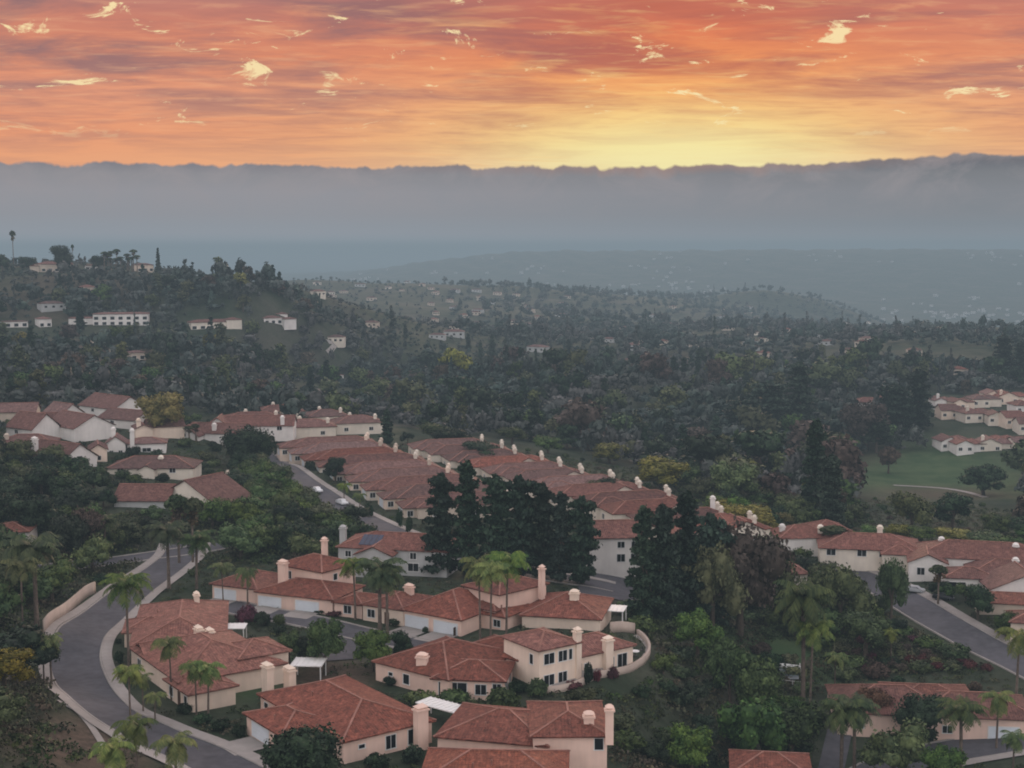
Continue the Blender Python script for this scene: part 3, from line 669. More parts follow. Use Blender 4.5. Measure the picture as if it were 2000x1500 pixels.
gh('house with big lopsided cream gable and maroon slope, front of the cluster', 300,972,5.5, 20,14, -30, 'cream','tileC', rise=.52, wins=((0,'F',16,.4,2,1.4),(0,'F',9.5,3.5,1.2,1)), hgt=4)
gh('low maroon-roofed house with pale wall, left of the big cream gable', 218,978,6, 14,12, -2, 'grey','tileC', kind='gx', rise=.52, wins=((0,'F',3,.8,1.3,1.2),(0,'F',8,.5,1.2,1.8)), hgt=4)
gh('tan house with pale capped chimney tucked right of the big cream gable', 412,948,4.6, 9,9, 0, 'tan','tileD', kind='gx', rise=.36, chim=((4.5,0,4.6),), hgt=3.4)
gh('dark-roofed house half behind trees at the left edge of the cluster', -12,868,9.5, 17,11, 8, 'tan','tileC', kind='hip', rise=.4, chim=((3,3,3.4),))
gh('farther left brown-roofed house behind a bushy tree', 26,826,12.5, 14,11, 10, 'tan','tileC', kind='gx', rise=.45)
gh('brown house at the back left among dark trees', -30,806,13.5, 16,11, 10, 'tan','tileD', kind='gx', rise=.45)
gh('white house corner with pink tile roof at the left edge above the road', -28,1040,6.5, 9,9, 6, 'white','tileA', kind='hip', rise=.3, wins=((0,'F',6.8,.8,1.4,1.2),), hgt=4)

# ------------------------------------------------------------------ right neighbourhood
gh('small white two-storey house with red roof and two skylights between trees', 1526,1122,-3.5, 6.4,8, 6, 'cream','tileA', kind='hip', rise=.5, wins=((0,'F',2,.8,1,1.6,1),(0,'F',4.6,.8,1,1.6,1)), hgt=6)
gh('maroon-roofed house with two white chimneys behind the yellow shrub', 1522,1052,-3.2, 14,11, 6, 'white','tileA', kind='hip', rise=.4, chim=((2.2,5,3.2),), extra=((10,5,10,10,.4,'hip',.4),))
gh('long brick-red house with tall pale chimney behind the right-hand palms', 1598,1070,-3.6, 24,14, -10, 'cream','tileA', kind='hip', rise=.36, chim=((15,12,4.2),(1,12,3.8)), wins=((0,'F',3,.6,2,1.4),(0,'F',10,.6,2,1.4),(0,'F',15,.6,2,1.4)), extra=((14,-3,9,8,-.3,'hip',.36),))
gh('wide red-brown house with white gable front beside the right street', 1772,1098,-4.0, 9,9, -14, 'white','tileC', kind='gy', rise=.45, extra=((2,4,30,15,.6,'hip',.36),), chim=((24,10,4.2),(8,13,4.2)), wins=((0,'F',3,.8,1.6,1.6),(1,'F',12,.5,1.6,1.6)), hgt=3.6)
gh('pale bluish-white garage house with orange tile slope beside the right street', 1842,1128,-5, 12,10, -10, 'white','tileC', kind='hip', rise=.3, extra=((6,3,20,13,.3,'hip',.36),), wins=((0,'F',3,.5,3.6,1.9,2),), chim=((16,6,4.4),), hgt=3.4)
gh('house with large bare white gable at the right edge above the street', 1932,1152,-5.4, 17,12, -4, 'white','tileC', kind='gy', rise=.42, hgt=3.6)
gh('brown-tiled house at the right edge in front of the white gable', 1905,1176,-6, 16,9, -12, 'tan','tileB', kind='hip', rise=.3, hgt=3)
gh('maroon roof corner cut by the right edge beside the round shrub', 1970,1215,-6.2, 10,9, -16, 'tan','tileA', kind='hip', rise=.36, hgt=3)
h = House('house', 'large low house with maroon and bright orange tile slopes behind the lower right palms', 'pink', 'tileC')
a = P(1632,1392,-10.6); h.block(a, -6, 20, 15, -10.6, -14, rise=.36); ex, ey = dirs(-6)
h.block((a[0]+ex[0]*13-ey[0]*1, a[1]+ex[1]*13-ey[1]*1), -6, 20, 13, -10.4, -14, rise=.36); h.garage(1,'F',14,4.8); h.window(0,'F',4,.8); h.window(1,'F',5,.8,1.5,1.2); h.finish(vents=2)
h = House('house', 'bright orange tiled roof slope in the middle of the low maroon-roofed house', 'pink', 'tileB', cat='house')
h.block((a[0]+ex[0]*9.2+ey[0]*3.2, a[1]+ex[1]*9.2+ey[1]*3.2), -6, 15, 12, -9.9, -14, rise=.30); h.finish()
gh('red roof tip cut by the lower edge between lower right trees', 1425,1512,-9.6, 12,10, -8, 'pink','tileA', kind='hip', rise=.36, hgt=3)
# far right tiers
tiers = [(1826,783,-10,9,'pale gabled house at the left of the upper right-hand tier'),(1838,802,-11,12,'white-fronted house with grey porch, second in the upper tier'),(1885,808,-11,13,'brown house with white chimney in the middle of the upper tier'),
    (1930,812,-11,11,'white gable house right of the middle in the upper tier'),(1965,816,-11,14,'long white-walled house at the right end of the upper tier'),(1900,780,-9.5,13,'grey-roofed house behind the upper tier'),(1950,775,-9.5,15,'mauve-roofed house high behind the upper tier'),
    (1838,862,-17,12,'pale gable house at the left of the lower right-hand tier'),(1868,868,-17,11,'cream double-gable house in the lower tier'),(1910,866,-17,14,'brown-roofed house with two white chimneys in the lower tier'),(1985,868,-17,11,'tan house at the right end of the lower tier above the fairway'),
    (1985,792,-10,13,'white house at the right edge behind the upper tier'),(1862,786,-10,10,'rose-roofed house tucked behind the left of the upper tier'),(1990,828,-12,11,'low white house below the right end of the upper tier'),(1945,862,-17,11,'dull-roofed house right of the two white chimneys in the lower tier'),(1925,770,-9,12,'small far house above the upper tier, left of the mauve roof')]
for k, (u, v, z, W, lab) in enumerate(tiers):
    gh(lab, u, v, z, W*.75, 12, R.uniform(-10, 10), R.choice(['cream','white','peach']), R.choice(['tileA','tileC','tileD']), kind=('gy','gx','hip')[k % 3] if k not in (0,3,7,8) else 'gy', rise=.42, chim=((2.5,3,4),) if k in (2,9,0,6) else (), wins=((0,'F',2,.8,1.5,1.3),(0,'F',W*.75-2.2,.8,1.5,1.3)), extra=((W*.4,2.5,W*.9,10,-.2,'hip',.36),), hgt=3.6)
gh('lone white house with brown roof among trees left of the two tiers', 1672,786,-9, 15,11, 4, 'white','tileC', kind='hip', rise=.36, extra=((11,-1,8,9,.2,'gy',.6),), wins=((0,'F',4,.6,2,1.4),(0,'F',9,.6,2,1.4)), hgt=4)

# ------------------------------------------------------------------ houses on the left hill
def hill(lab, u, v, W, D, wall, roof, hgt, storeys=1, kind='hip', rise=.28, ang=0, cols=5, extra=()):
    x, y, z = G(u, v); e = 6.0; gx = (hz1(x+e, y)-hz1(x-e, y))/(2*e); gy = (hz1(x, y+e)-hz1(x, y-e))/(2*e)
    ang += max(-38, min(38, math.degrees(math.atan2(-gx, gy)))) if gy > 0 else 0
    ex, ey = dirs(ang); z = .5*(z+hz1(x+ex[0]*W, y+ex[1]*W))
    h = House('hill_house', lab, wall, roof); h.fd = 2.5; h.block((x, y), ang, W, D, z+hgt, z-1, rise=rise, roof=kind)
    for (dx, dy, w2, d2, dz, k2) in extra: h.block((x+ex[0]*dx+ey[0]*dy, y+ex[1]*dx+ey[1]*dy), ang, w2, d2, z+hgt+dz, z-1, rise=rise, roof=k2)
    for s in range(storeys):
        for c in range(cols): h.window(0,'F',W*(c+.5)/cols,1.6+s*3,W/cols*.5,1.7,1)
    fx, fy = x, y
    for q in ((6, 15) if W < 20 else (6, 15, 25)): AVOID.append((fx*(1-q/math.hypot(fx, fy))+ex[0]*W/2, fy*(1-q/math.hypot(fx, fy))+ex[1]*W/2, W*.5+2))
    return h.finish(caps=False)
hill('big hilltop house with terrace wall beneath the broad dark tree', 66,532,26,14,'tan','tileC',5.5,1,cols=6,extra=((-3,-1,7,9,-1.2,'hip'),))
hill('long white two-storey house halfway up the left hill', 180,636,32,10,'white','tileD',7,2,kind='hip',rise=.15,cols=7,extra=((-14,2,16,9,-2.5,'hip'),))
hill('small white house with steps left of the long white one', 76,640,8,8,'white','tileD',5,1,cols=2)
hill('pale pink house with dark arches on the left hill', 372,645,30,11,'cream','tileD',4.5,1,cols=6,extra=((21,-1,10,9,1.2,'hip'),))
hill('white house with stepped terraces under the dark knoll', 516,630,13,9,'white','tileC',4,1,cols=3,extra=((8,6,12,9,2.0,'hip'),(12,-3,9,7,-.8,'hip')))
hill('low flat pale house on the hill crest right of the pointed cypress', 342,531,16,10,'tan','tileD',4.5,1,cols=3,rise=.08)
hill('low white house on the hill crest right of the big hilltop house', 165,528,12,9,'white','tileD',3.5,1,cols=3,rise=.15)
hill('rose-coloured hilltop house under the cluster of tall palms', 268,530,13,9,'peach','tileC',5,1,cols=3)
hill('white flat-roofed house alone in the trees at the foot of the hill', 637,742,13,9,'white','tileD',4,1,cols=3,rise=.08)
hill('tiny pale house low on the left hill above the dark wood', 255,705,8,7,'tan','tileD',4,1,cols=2)
hill('pale house at the left edge of the hill beside the green lawn', 8,640,14,8,'white','tileD',3.5,1,cols=3,rise=.1)
# ------------------------------------------------------------------ scattered suburb on the far ridge
FARH = []
for k, (w, d, wm, rm) in enumerate(((14,10,'cream','tileD'),(17,11,'tan','tileC'),(12,12,'tan','tileA'),(20,11,'grey','tileD'))):
    hh = MB(); hh.obox((0,0), (1,0), (0,1), -w/2+.5, w/2-.5, -d/2+.5, d/2-.5, -4, 4.4); q = min(w, d)/2
    A = [(-w/2,-d/2,4.4),(w/2,-d/2,4.4),(w/2,d/2,4.4),(-w/2,d/2,4.4),(-w/2+q,0,4.4+q*.36),(w/2-q+.05,0,4.4+q*.36)]
    hh.add(A, [(0,1,5,4),(1,2,5),(2,3,4,5),(3,0,4),(3,2,1,0)], None, 1)
    for x in (-w*.3, 0, w*.3): hh.obox((0,0), (1,0), (0,1), x-1, x+1, -d/2+.45, -d/2+.52, 1.2, 2.8, 2)
    o = hh.build('far_house', [M[wm], M[rm], M['glass']]); tag(o, 'x', 'house'); FARH.append(o)
used = set(); FH = []
for (u0, u1, v0, v1, n) in ((590,1000,552,600,26),(880,1120,575,660,26),(1180,1500,600,690,34),(1480,1700,630,700,18),(950,1300,680,735,10),(620,900,600,680,7),(1560,1900,690,735,6),(0,330,560,700,3)):
    for _ in range(n):
        u = R.uniform(u0, u1); v = R.uniform(v0, v1); x, y, z = G(u, v)
        if math.hypot(x, y) > 3600: continue
        if any((x-a)**2+(y-b)**2 < 26**2 for a, b in FH): continue
        FH.append((x, y)); k = R.randrange(4); o = FARH[k] if k not in used else dup(FARH[k], (0,0,0))
        used.add(k); o.location = (x, y, z+.3); o.rotation_euler = (0, 0, R.uniform(-.7, .7)); s = R.uniform(.55, .85); o.scale = (s, s, s)
        o['label'] = 'small pale house with tiled roof scattered among trees on the hazy far slopes'; o['group'] = 'houses scattered over the far slopes'
        AVOID.append((x, y-8, 12))
# ------------------------------------------------------------------ vegetation prototypes
def rand_unit(n):
    v = NR.normal(size=(n, 3)); return v/np.linalg.norm(v, axis=1)[:,None]
def cards(pts, nrm, size, jit=.6, aspect=.7):
    n = len(pts); N = nrm+NR.normal(size=(n, 3))*jit; N /= np.linalg.norm(N, axis=1)[:,None]
    A = np.cross(N, NR.normal(size=(n, 3))); A /= np.linalg.norm(A, axis=1)[:,None]; B = np.cross(N, A)
    s = size*NR.uniform(.6, 1.35, (n, 1)); A = A*s; B = B*s*aspect
    bend = N*s*.25
    V = np.stack([pts-A-bend, pts-B, pts+A-bend, pts+B], 1)
    return V.reshape(-1, 3), np.arange(n*4).reshape(n, 4)
def lobes_cards(lobes, ncards, size, hollow=.72, jit=.6):
    w = np.array([l[3]*l[4] for l in lobes]); w = w/w.sum(); P_, N_ = [], []
    for l, k in zip(lobes, w):
        n = max(4, int(ncards*k)); u = rand_unit(n); u[:,2] = np.where(u[:,2] < -.5, -u[:,2]*.6, u[:,2])
        r = NR.uniform(hollow, 1.06, (n, 1)); rad = np.array([l[3], l[3], l[4]])
        # uneven surface
        wob = 1+.16*np.sin(u[:,:1]*7+l[0])*np.cos(u[:,1:2]*6+l[1])+.10*np.sin(u[:,2:3]*9)
        P_.append(np.array(l[:3])+u*rad*r*wob); N_.append(u)
    return cards(np.concatenate(P_), np.concatenate(N_), size, jit)
def core(lobes, k=.74):
    V, Fs = [], []; o = 0
    for l in lobes:
        for i in range(5):
            th = math.pi*(i+.5)/5
            for j in range(7):
                ph = 2*math.pi*j/7; V.append((l[0]+l[3]*k*math.sin(th)*math.cos(ph), l[1]+l[3]*k*math.sin(th)*math.sin(ph), l[2]+l[4]*k*math.cos(th)))
        for i in range(4):
            for j in range(7): Fs.append([o+i*7+j, o+(i+1)*7+j, o+(i+1)*7+(j+1)%7, o+i*7+(j+1)%7])
        o += 35
    return np.array(V), np.array(Fs)
def crown_mesh(name, lobes, n, size, m, parent, hollow=.72, jit=.6, k=.72):
    V, Fq = lobes_cards(lobes, n, size, hollow, jit); V2, F2 = core(lobes, k)
    return mesh_np(name, np.concatenate([V, V2]), np.concatenate([Fq, F2+len(V)]), m, parent=parent)
def trunk_mesh(name, h, r, lobes, m, parent, lean=.3):
    b = MB(); top = (R.uniform(-lean, lean), R.uniform(-lean, lean), h)
    b.tube([(0,0,-1.2),(0,0,.0),(top[0]*.4,top[1]*.4,h*.5),top], [r*1.35,r*1.1,r*.8,r*.55], 7)
    for l in sorted(lobes, key=lambda q: -q[3])[:6]:
        s = R.uniform(.45, .9); a = (top[0]*s, top[1]*s, h*s); b.tube([a, ((a[0]+l[0])/2, (a[1]+l[1])/2, (a[2]+l[2])/2+.3), (l[0], l[1], l[2])], [r*.5, r*.32, r*.12], 5)
    return b.build(name, m, parent, smooth=True, local=True)
PROTO = {}
def proto(key, name, cat): e = empty(name, (0, 0, -500)); tag(e, '-', cat); PROTO[key] = e; return e
def broad(key, mt, hgt, wid, nl, n, size, spread=1.0, flat=.7, name='leafy_tree', low=.42):
    """height hgt and crown width wid in metres"""
    e = proto(key, name, 'tree'); L = [(0, 0, hgt*.68, wid*.30, hgt*.26)]
    for i in range(nl):
        a = 2*math.pi*i/nl+R.uniform(-.4, .4); rr = wid*R.uniform(.16, .34)*spread; r = wid*R.uniform(.14, .24)
        L.append((math.cos(a)*rr, math.sin(a)*rr, hgt*R.uniform(low, .84), r, r*R.uniform(.6, .95)*flat/.7))
    crown_mesh('crown', L, n, size, mt, e); trunk_mesh('trunk', hgt*.6, wid*.035+.08, L, M['bark'], e)
    PROTO[key+'_h'] = hgt; PROTO[key+'_w'] = wid; return e
def pine(key, mt, hgt, wid, n, size, name='pine_tree', taper=.75, base=.08):
    e = proto(key, name, 'tree'); L = []; k = 26
    for i in range(k):
        t = base+(1-base)*(i+.5)/k; w = wid*.5*(1-t*taper)*(1 if t > .15 else .8); a = i*2.4+R.uniform(-.3, .3); rr = w*R.uniform(.25, .62)
        L.append((math.cos(a)*rr, math.sin(a)*rr, hgt*t*.965, w*R.uniform(.42, .62)+.15, hgt*R.uniform(.035, .06)))
    L.append((0,0,hgt*.97,wid*.09,hgt*.05))
    crown_mesh('crown', L, n, size, mt, e, hollow=.6, jit=.9); trunk_mesh('trunk', hgt*.9, wid*.03+.1, L[:6], M['bark'], e, .2)
    PROTO[key+'_h'] = hgt; PROTO[key+'_w'] = wid; return e
def feather_palm(key, mt, hgt, fl, nf=20, name='palm_tree', droop=1.0, tr=.17, leaf_len=.62, skirt=0):
    e = proto(key, name, 'palm tree'); b = MB()
    lean = R.uniform(-.35, .35)
    pts = [(lean*(t**2), 0, -1+(hgt+1)*t) for t in (0, .1, .3, .6, .85, 1)]
    b.tube(pts, [tr*1.6, tr*1.2, tr, tr*.9, tr*.95, tr*.6], 8); b.build('trunk', M['palmbark'], e, smooth=True, local=True)
    top = np.array((lean, 0, hgt)); V, Fs = [], []; o = 0
    for i in range(nf):
        a = i*2.39996+R.uniform(-.2, .2); el0 = R.uniform(-.25, 1.25) if i > 4 else R.uniform(.9, 1.4); L = fl*R.uniform(.8, 1.1)
        d = np.array((math.cos(a), math.sin(a))); sd = np.array((-d[1], d[0], 0)); p = top.copy(); el = el0; seg = 9; prev = None
        for s in range(seg):
            el -= droop*R.uniform(.16, .24)*(1 if el > -1.2 else .2)
            q = p+np.array((d[0]*math.cos(el), d[1]*math.cos(el), math.sin(el)))*L/seg
            tt = (s+.5)/seg; ll = leaf_len*fl*.36*math.sin(math.pi*min(1, tt*.86+.1))**.7
            for sg in (-1, 1):
                for w_ in (0, 1):
                    c0 = p+(q-p)*(.5*w_); c1 = p+(q-p)*(.5*w_+.40)
                    tip = (c0+c1)/2+sd*sg*ll*.8+(q-p)*.5+np.array((0,0,-ll*R.uniform(.45,.95)))
                    V += [c0, c1, tip+(q-p)*.30, tip-(q-p)*.08]; Fs.append([o, o+1, o+2, o+3]); o += 4
            p = q
    mesh_np('crown', np.array(V), np.array(Fs), mt, parent=e)
    if skirt:
        pts_ = np.stack([NR.normal(size=90)*.28+lean, NR.normal(size=90)*.28, NR.uniform(hgt-1.7, hgt-.2, 90)], 1); V, Fq = cards(pts_, rand_unit(90)*(1,1,.2), .55); mesh_np('skirt', V, Fq, M['skirt'], parent=e)
    PROTO[key+'_h'] = hgt+.36*fl; PROTO[key+'_w'] = fl*1.5; return e
def fan_palm(key, hgt, r, name='fan_palm', tr=.2, n=420):
    e = proto(key, name, 'palm tree'); b = MB(); b.tube([(0,0,-1),(0,0,hgt*.4),(.15,0,hgt)], [tr*1.3,tr,tr*.8], 7); b.build('trunk', M['palmbark'], e, smooth=True, local=True)
    u = rand_unit(n); u[:,2] = np.abs(u[:,2])*1.0-.25; V, Fq = cards(np.array((.15,0,hgt))+u*r*NR.uniform(.35,1,(n,1)), u, r*.26, 1.0, .45); mesh_np('crown', V, Fq, M['palmdark'], parent=e)
    k = 90; pts_ = np.stack([NR.normal(size=k)*r*.22, NR.normal(size=k)*r*.22, NR.uniform(hgt-r*1.5, hgt-.1*r, k)], 1); V, Fq = cards(pts_, rand_unit(k), r*.22); mesh_np('skirt', V, Fq, M['skirt'], parent=e)
    PROTO[key+'_h'] = hgt+r; PROTO[key+'_w'] = 2*r; return e
def bush(key, mt, wid, hgt, nl, n, size, name='shrub', parts=False):
    L = [(0,0,hgt*.45,wid*.36,hgt*.45)]
    for i in range(nl):
        a = 2*math.pi*i/nl+R.uniform(-.4,.4); r = wid*R.uniform(.16,.26); L.append((math.cos(a)*wid*.27, math.sin(a)*wid*.27, hgt*R.uniform(.3,.62), r, min(r, hgt*.4)))
    o = crown_mesh(name, L, n, size, mt, None, hollow=.8); tag(o, '-', 'shrub'); o.location = (0,0,-500); PROTO[key] = o; PROTO[key+'_h'] = hgt; PROTO[key+'_w'] = wid
for i, (mt, nm) in enumerate((('leafmid','leafy_tree'),('leafdark','leafy_tree'),('leafbright','leafy_tree'),('leafolive','leafy_tree'),('leafbrown','leafy_tree'),('leafyellow','leafy_tree'),('leafrust','leafy_tree'))):
    broad('near%d' % i, M[mt], 9, 10, 11, 3600, .26, 1.1, .75, low=.34)
broad('round', M['leafdark'], 8, 9, 11, 6200, .20, .9, 1.0, low=.32); PROTO['round_w'] = 7.2
for i, mt in enumerate(('leafdark','leafolive','leafmid','leafbrown','leafdark','leafyellow','leafolive')): broad('val%d' % i, M[mt], 10, 10, 9, 620, .62, 1.1, .8, low=.3, name='woodland_tree')
for i, mt in enumerate(('leafmid','leafdark','leafolive','leafbright')): broad('can%d' % i, M[mt], 9, 11, 11, 2200, .33, 1.15, .75, low=.3, name='canopy_tree')
pine('pineA', M['pine'], 20, 10.5, 4600, .46, taper=.42, base=.04); pine('pineB', M['pine'], 22, 9, 4400, .44, taper=.6, base=.04); pine('pineC', M['pine'], 18, 11.5, 4800, .46, taper=.3, base=.05)
PROTO['pineA_w'], PROTO['pineB_w'], PROTO['pineC_w'] = 8.0, 6.6, 8.8
pine('pineV', M['pine'], 17, 8, 700, .8, taper=.6, base=.08); pine('gum', M['leafolive'], 18, 9, 900, .75, name='eucalyptus_tree', taper=.3, base=.22)
pine('cypress', M['pine'], 12, 3.2, 500, .5, name='cypress_tree', taper=.85, base=.02)
feather_palm('palmA', M['palm'], 11, 3.7, 26, droop=1.0); feather_palm('palmB', M['palm'], 9, 3.4, 24, droop=1.15); feather_palm('palmC', M['palm'], 13, 3.9, 28, droop=.9)
feather_palm('palmD', M['palmdark'], 11, 4.2, 36, droop=.85, tr=.28, skirt=1); feather_palm('palmY', M['palm'], 6, 3.0, 18, droop=1.25)
fan_palm('fanA', 9, 1.9); fan_palm('fanB', 15, 1.8, tr=.22); fan_palm('fanS', 6, 1.3, n=160)
for i, mt in enumerate(('leafmid','leafdark','leafbright','leafolive','leafmaroon','leafyellow','leafbrown')): bush('bush%d' % i, M[mt], 3.0, 1.9, 7, 900, .16)

for i, mt in enumerate(('leafmid','leafdark','leafolive','leafbrown')): bush('wild%d' % i, M[mt], 3.4, 2.0, 8, 900, .18, name='wild_bush')
USED = set()
def plant(key, loc, sc, label=None, group=None, rot=None):
    rot = R.uniform(0, 6.28) if rot is None else rot; p = PROTO[key]
    if key not in USED:
        USED.add(key); p.location = loc; p.rotation_euler = (0, 0, rot); p.scale = sc if isinstance(sc, tuple) else (sc,)*3
        p['label'] = label
        if group: p['group'] = group
        return p
    o = dup(p, loc, rot, sc, label, group); return o
def by_px(key, u, vb, vt, label, w=None, lean=0, group=None):
    """stand a tree with its foot where (u, vb) meets the ground and the height its top needs"""
    x, y, z = G(u, vb); d = math.hypot(x, y); wv = ray(u, vt); hgt = (H+wv[2]*d/math.hypot(wv[0], wv[1]))-z
    s = hgt/PROTO[key+'_h']; sw = s
    if w: sw = (w/F*d)/PROTO[key+'_w']
    if w and key.startswith('palm'): sw = min(max(sw, .8*s), 1.12*s)
    AVOID.append((x, y, 1.0)); return plant(key, (x, y, z-.1), (sw, sw, s), label, group)

# ---- palms, each told apart
for a in (
 ('palmC',252,1312,1118,'tall feathery palm on the kerb inside the road bend, highest of the near palms',96),
 ('palmA',335,1368,1240,'slender palm against the red duplex roof, long bare trunk',62),
 ('palmA',384,1400,1287,'left one of two palms with touching crowns before the duplex wall',62),
 ('palmB',407,1404,1288,'right one of two palms with touching crowns before the duplex wall',66),
 ('palmA',255,1420,1296,'palm on the outer verge with spreading yellow-tipped fronds, below the tallest one',96),
 ('palmB',280,1392,1312,'palm close behind the yellow-tipped one, its crown overlapping',60),
 ('palmY',303,1408,1348,'short yellowing palm beside the pavement post',46),
 ('palmB',101,1340,1234,'palm leaning over the outer road edge, crown against the asphalt',66),
 ('palmB',86,1335,1246,'thin palm just left of the one at the outer road edge',50),
 ('palmD',72,1225,1046,'large bushy palm on the left bank above the retaining wall',110),
 ('palmC',45,1240,1085,'dark palm at the left edge behind the bushy one',90),
 ('palmD',205,1090,1006,'broad full-crowned palm by the street junction',92),
 ('fanA',350,1100,958,'left fan palm with shaggy brown skirt in front of the cream gable',46),
 ('fanA',377,1100,966,'right fan palm with shaggy brown skirt in front of the cream gable',42),
 ('palmD',330,1150,1020,'dark drooping palm at the road entrance, left of two',70),
 ('palmD',384,1150,1038,'dark drooping palm at the road entrance, right of two',66),
 ('palmA',436,1180,1096,'thin palm in front of the blue-white garage door',50),
 ('palmY',484,1192,1102,'thick-trunked palm rising from the maroon shrub',44),
 ('palmA',694,1210,1086,'pale green palm left of the wide dark palm on the court',70),
 ('palmD',742,1236,1088,'wide dark palm with hanging lower fronds on the court verge',92),
 ('palmD',757,1238,1104,'second dark palm tucked against the wide one on the court',70),
 ('palmC',938,1255,1084,'left palm of the trio beside the twin-garage house',72),
 ('palmC',958,1268,1094,'middle palm of the trio beside the twin-garage house',72),
 ('palmC',989,1252,1076,'right palm of the trio beside the twin-garage house, light green',80),
 ('palmB',268,1545,1396,'palm at the bottom left with fronds over the road, left of the round tree',90),
 ('palmB',345,1580,1430,'lowest palm at the bottom left, only its crown above the frame',100),
 ('palmB',225,1590,1440,'grey-green palm crown at the bottom left corner by the earth path',90),
 ('palmD',1568,1372,1136,'tall dark palm by the pool fence, its crown against the bank',84),
 ('palmC',1582,1378,1208,'shorter palm beside the tall dark one at the pool',80),
 ('palmA',1630,1360,1272,'palm in front of the left end of the low maroon roof',80),
 ('fanA',1832,1182,1098,'single palm in front of the bluish-white garage house',34),
 ('palmD',1642,1530,1362,'left of two dark palms over the lower right driveway',84),
 ('palmD',1668,1525,1360,'right of two dark palms over the lower right driveway',80),
 ('palmD',1876,1506,1366,'dark palm with ragged crown before the low maroon roof',96),
 ('palmB',1946,1462,1346,'palm at the lower right beside the pale garage',88),
 ('palmB',1985,1360,1222,'palm at the right edge below the right street',80),
 ('palmB',1978,1520,1424,'bright green palm at the bottom right corner',110),
 ('fanA',1626,1090,1024,'spiky palm in front of the brick-red house',56),
 ('palmB',1660,1085,1040,'small palm right of the spiky one, before the brick-red house',44),
 ('fanS',383,862,826,'small fan palm between the white gable and the bluish one',22),
 ('fanS',370,862,830,'small shaggy palm left of the little fan palm',22),
 ('palmY',703,1000,960,'little yellowish palm at the street kerb',30),
 ('palmY',672,985,940,'small green palm before the row house garages',30),
 ('palmB',1740,1290,1225,'palm top over the left of the flowering bank',60)): by_px(*a)
for i, (u, vt) in enumerate(((204,490),(211,494),(217,489),(229,485),(236,500),(249,494),(258,500),(261,486),(268,497),(214,503),(226,503),(252,503))):
    by_px('fanB', u, 532, vt, 'tall thin palm in the cluster on the hill crest', 15, group='palms on the hill crest')
by_px('fanB', 27, 530, 448, 'lone very tall palm standing above the left end of the hill crest', 12)
by_px('fanB', 143, 530, 476, 'thin bare palm beside the broad dark tree on the crest', 6)
# ---- dark pines
for a in (
 ('pineA',862,1125,926,'leftmost dark pine of the big grove, beside the pin-straight roofs',74),('pineB',913,1128,902,'tallest spire of the dark pine grove, second from its left',64),
 ('pineA',968,1130,930,'dark pine in the left middle of the grove, rounded top',74),('pineC',1012,1128,932,'broad dark pine in the middle of the grove',80),
 ('pineA',1058,1130,945,'dark pine right of the middle of the grove',70),('pineB',1095,1138,962,'slim dark pine between the grove and its right end',56),
 ('pineC',1135,1142,972,'rightmost dark pine of the left grove, next to the white house',66),('pineB',1255,1215,990,'left spire of the right-hand dark pine group',64),
 ('pineA',1292,1220,988,'middle dark pine of the right-hand group',76),('pineB',1338,1225,962,'tallest reddish-tipped pine of the right-hand group',78),
 ('pineC',1385,1225,1005,'dark pine merging into the grey-brown tree mass',88),
 ('pineB',1590,1020,822,'tall dark pine standing alone left of the fairway',62),('pineA',1622,1035,890,'shorter full pine at the foot of the lone tall one',60),
 ('pineA',1790,840,722,'dark pine left of the upper right-hand tier of houses',58),('pineC',1752,850,752,'bushy dark pine beside the one left of the upper tier',60),
 ('pineA',1958,742,655,'broad dark pine high at the right, beyond the upper tier',44),('pineB',1990,748,668,'dark pine at the right edge beyond the upper tier',34),
 ('pineA',1560,830,708,'dark tall tree left of the lone white house',70),('pineC',1500,840,745,'dark rounded tree over the brown canyon slope',80),('pineC',1455,850,775,'dark tree mass left of the rounded one over the canyon',80),
 ('pineV',755,870,800,'dark bushy tree between the two rows of houses',36)): by_px(*a)
by_px('cypress', 309, 533, 484, 'pointed cypress silhouetted on the hill crest', 14)
by_px('near1', 120, 533, 476, 'broad dark tree behind the big hilltop house', 42)
by_px('near1', 192, 531, 497, 'dark round tree on the crest left of the palm cluster', 30)
by_px('near1', 55, 531, 500, 'dark tree on the crest between the lone palm and the big house', 32)
by_px('near1', 5, 531, 495, 'dark tree at the left end of the crest', 30)
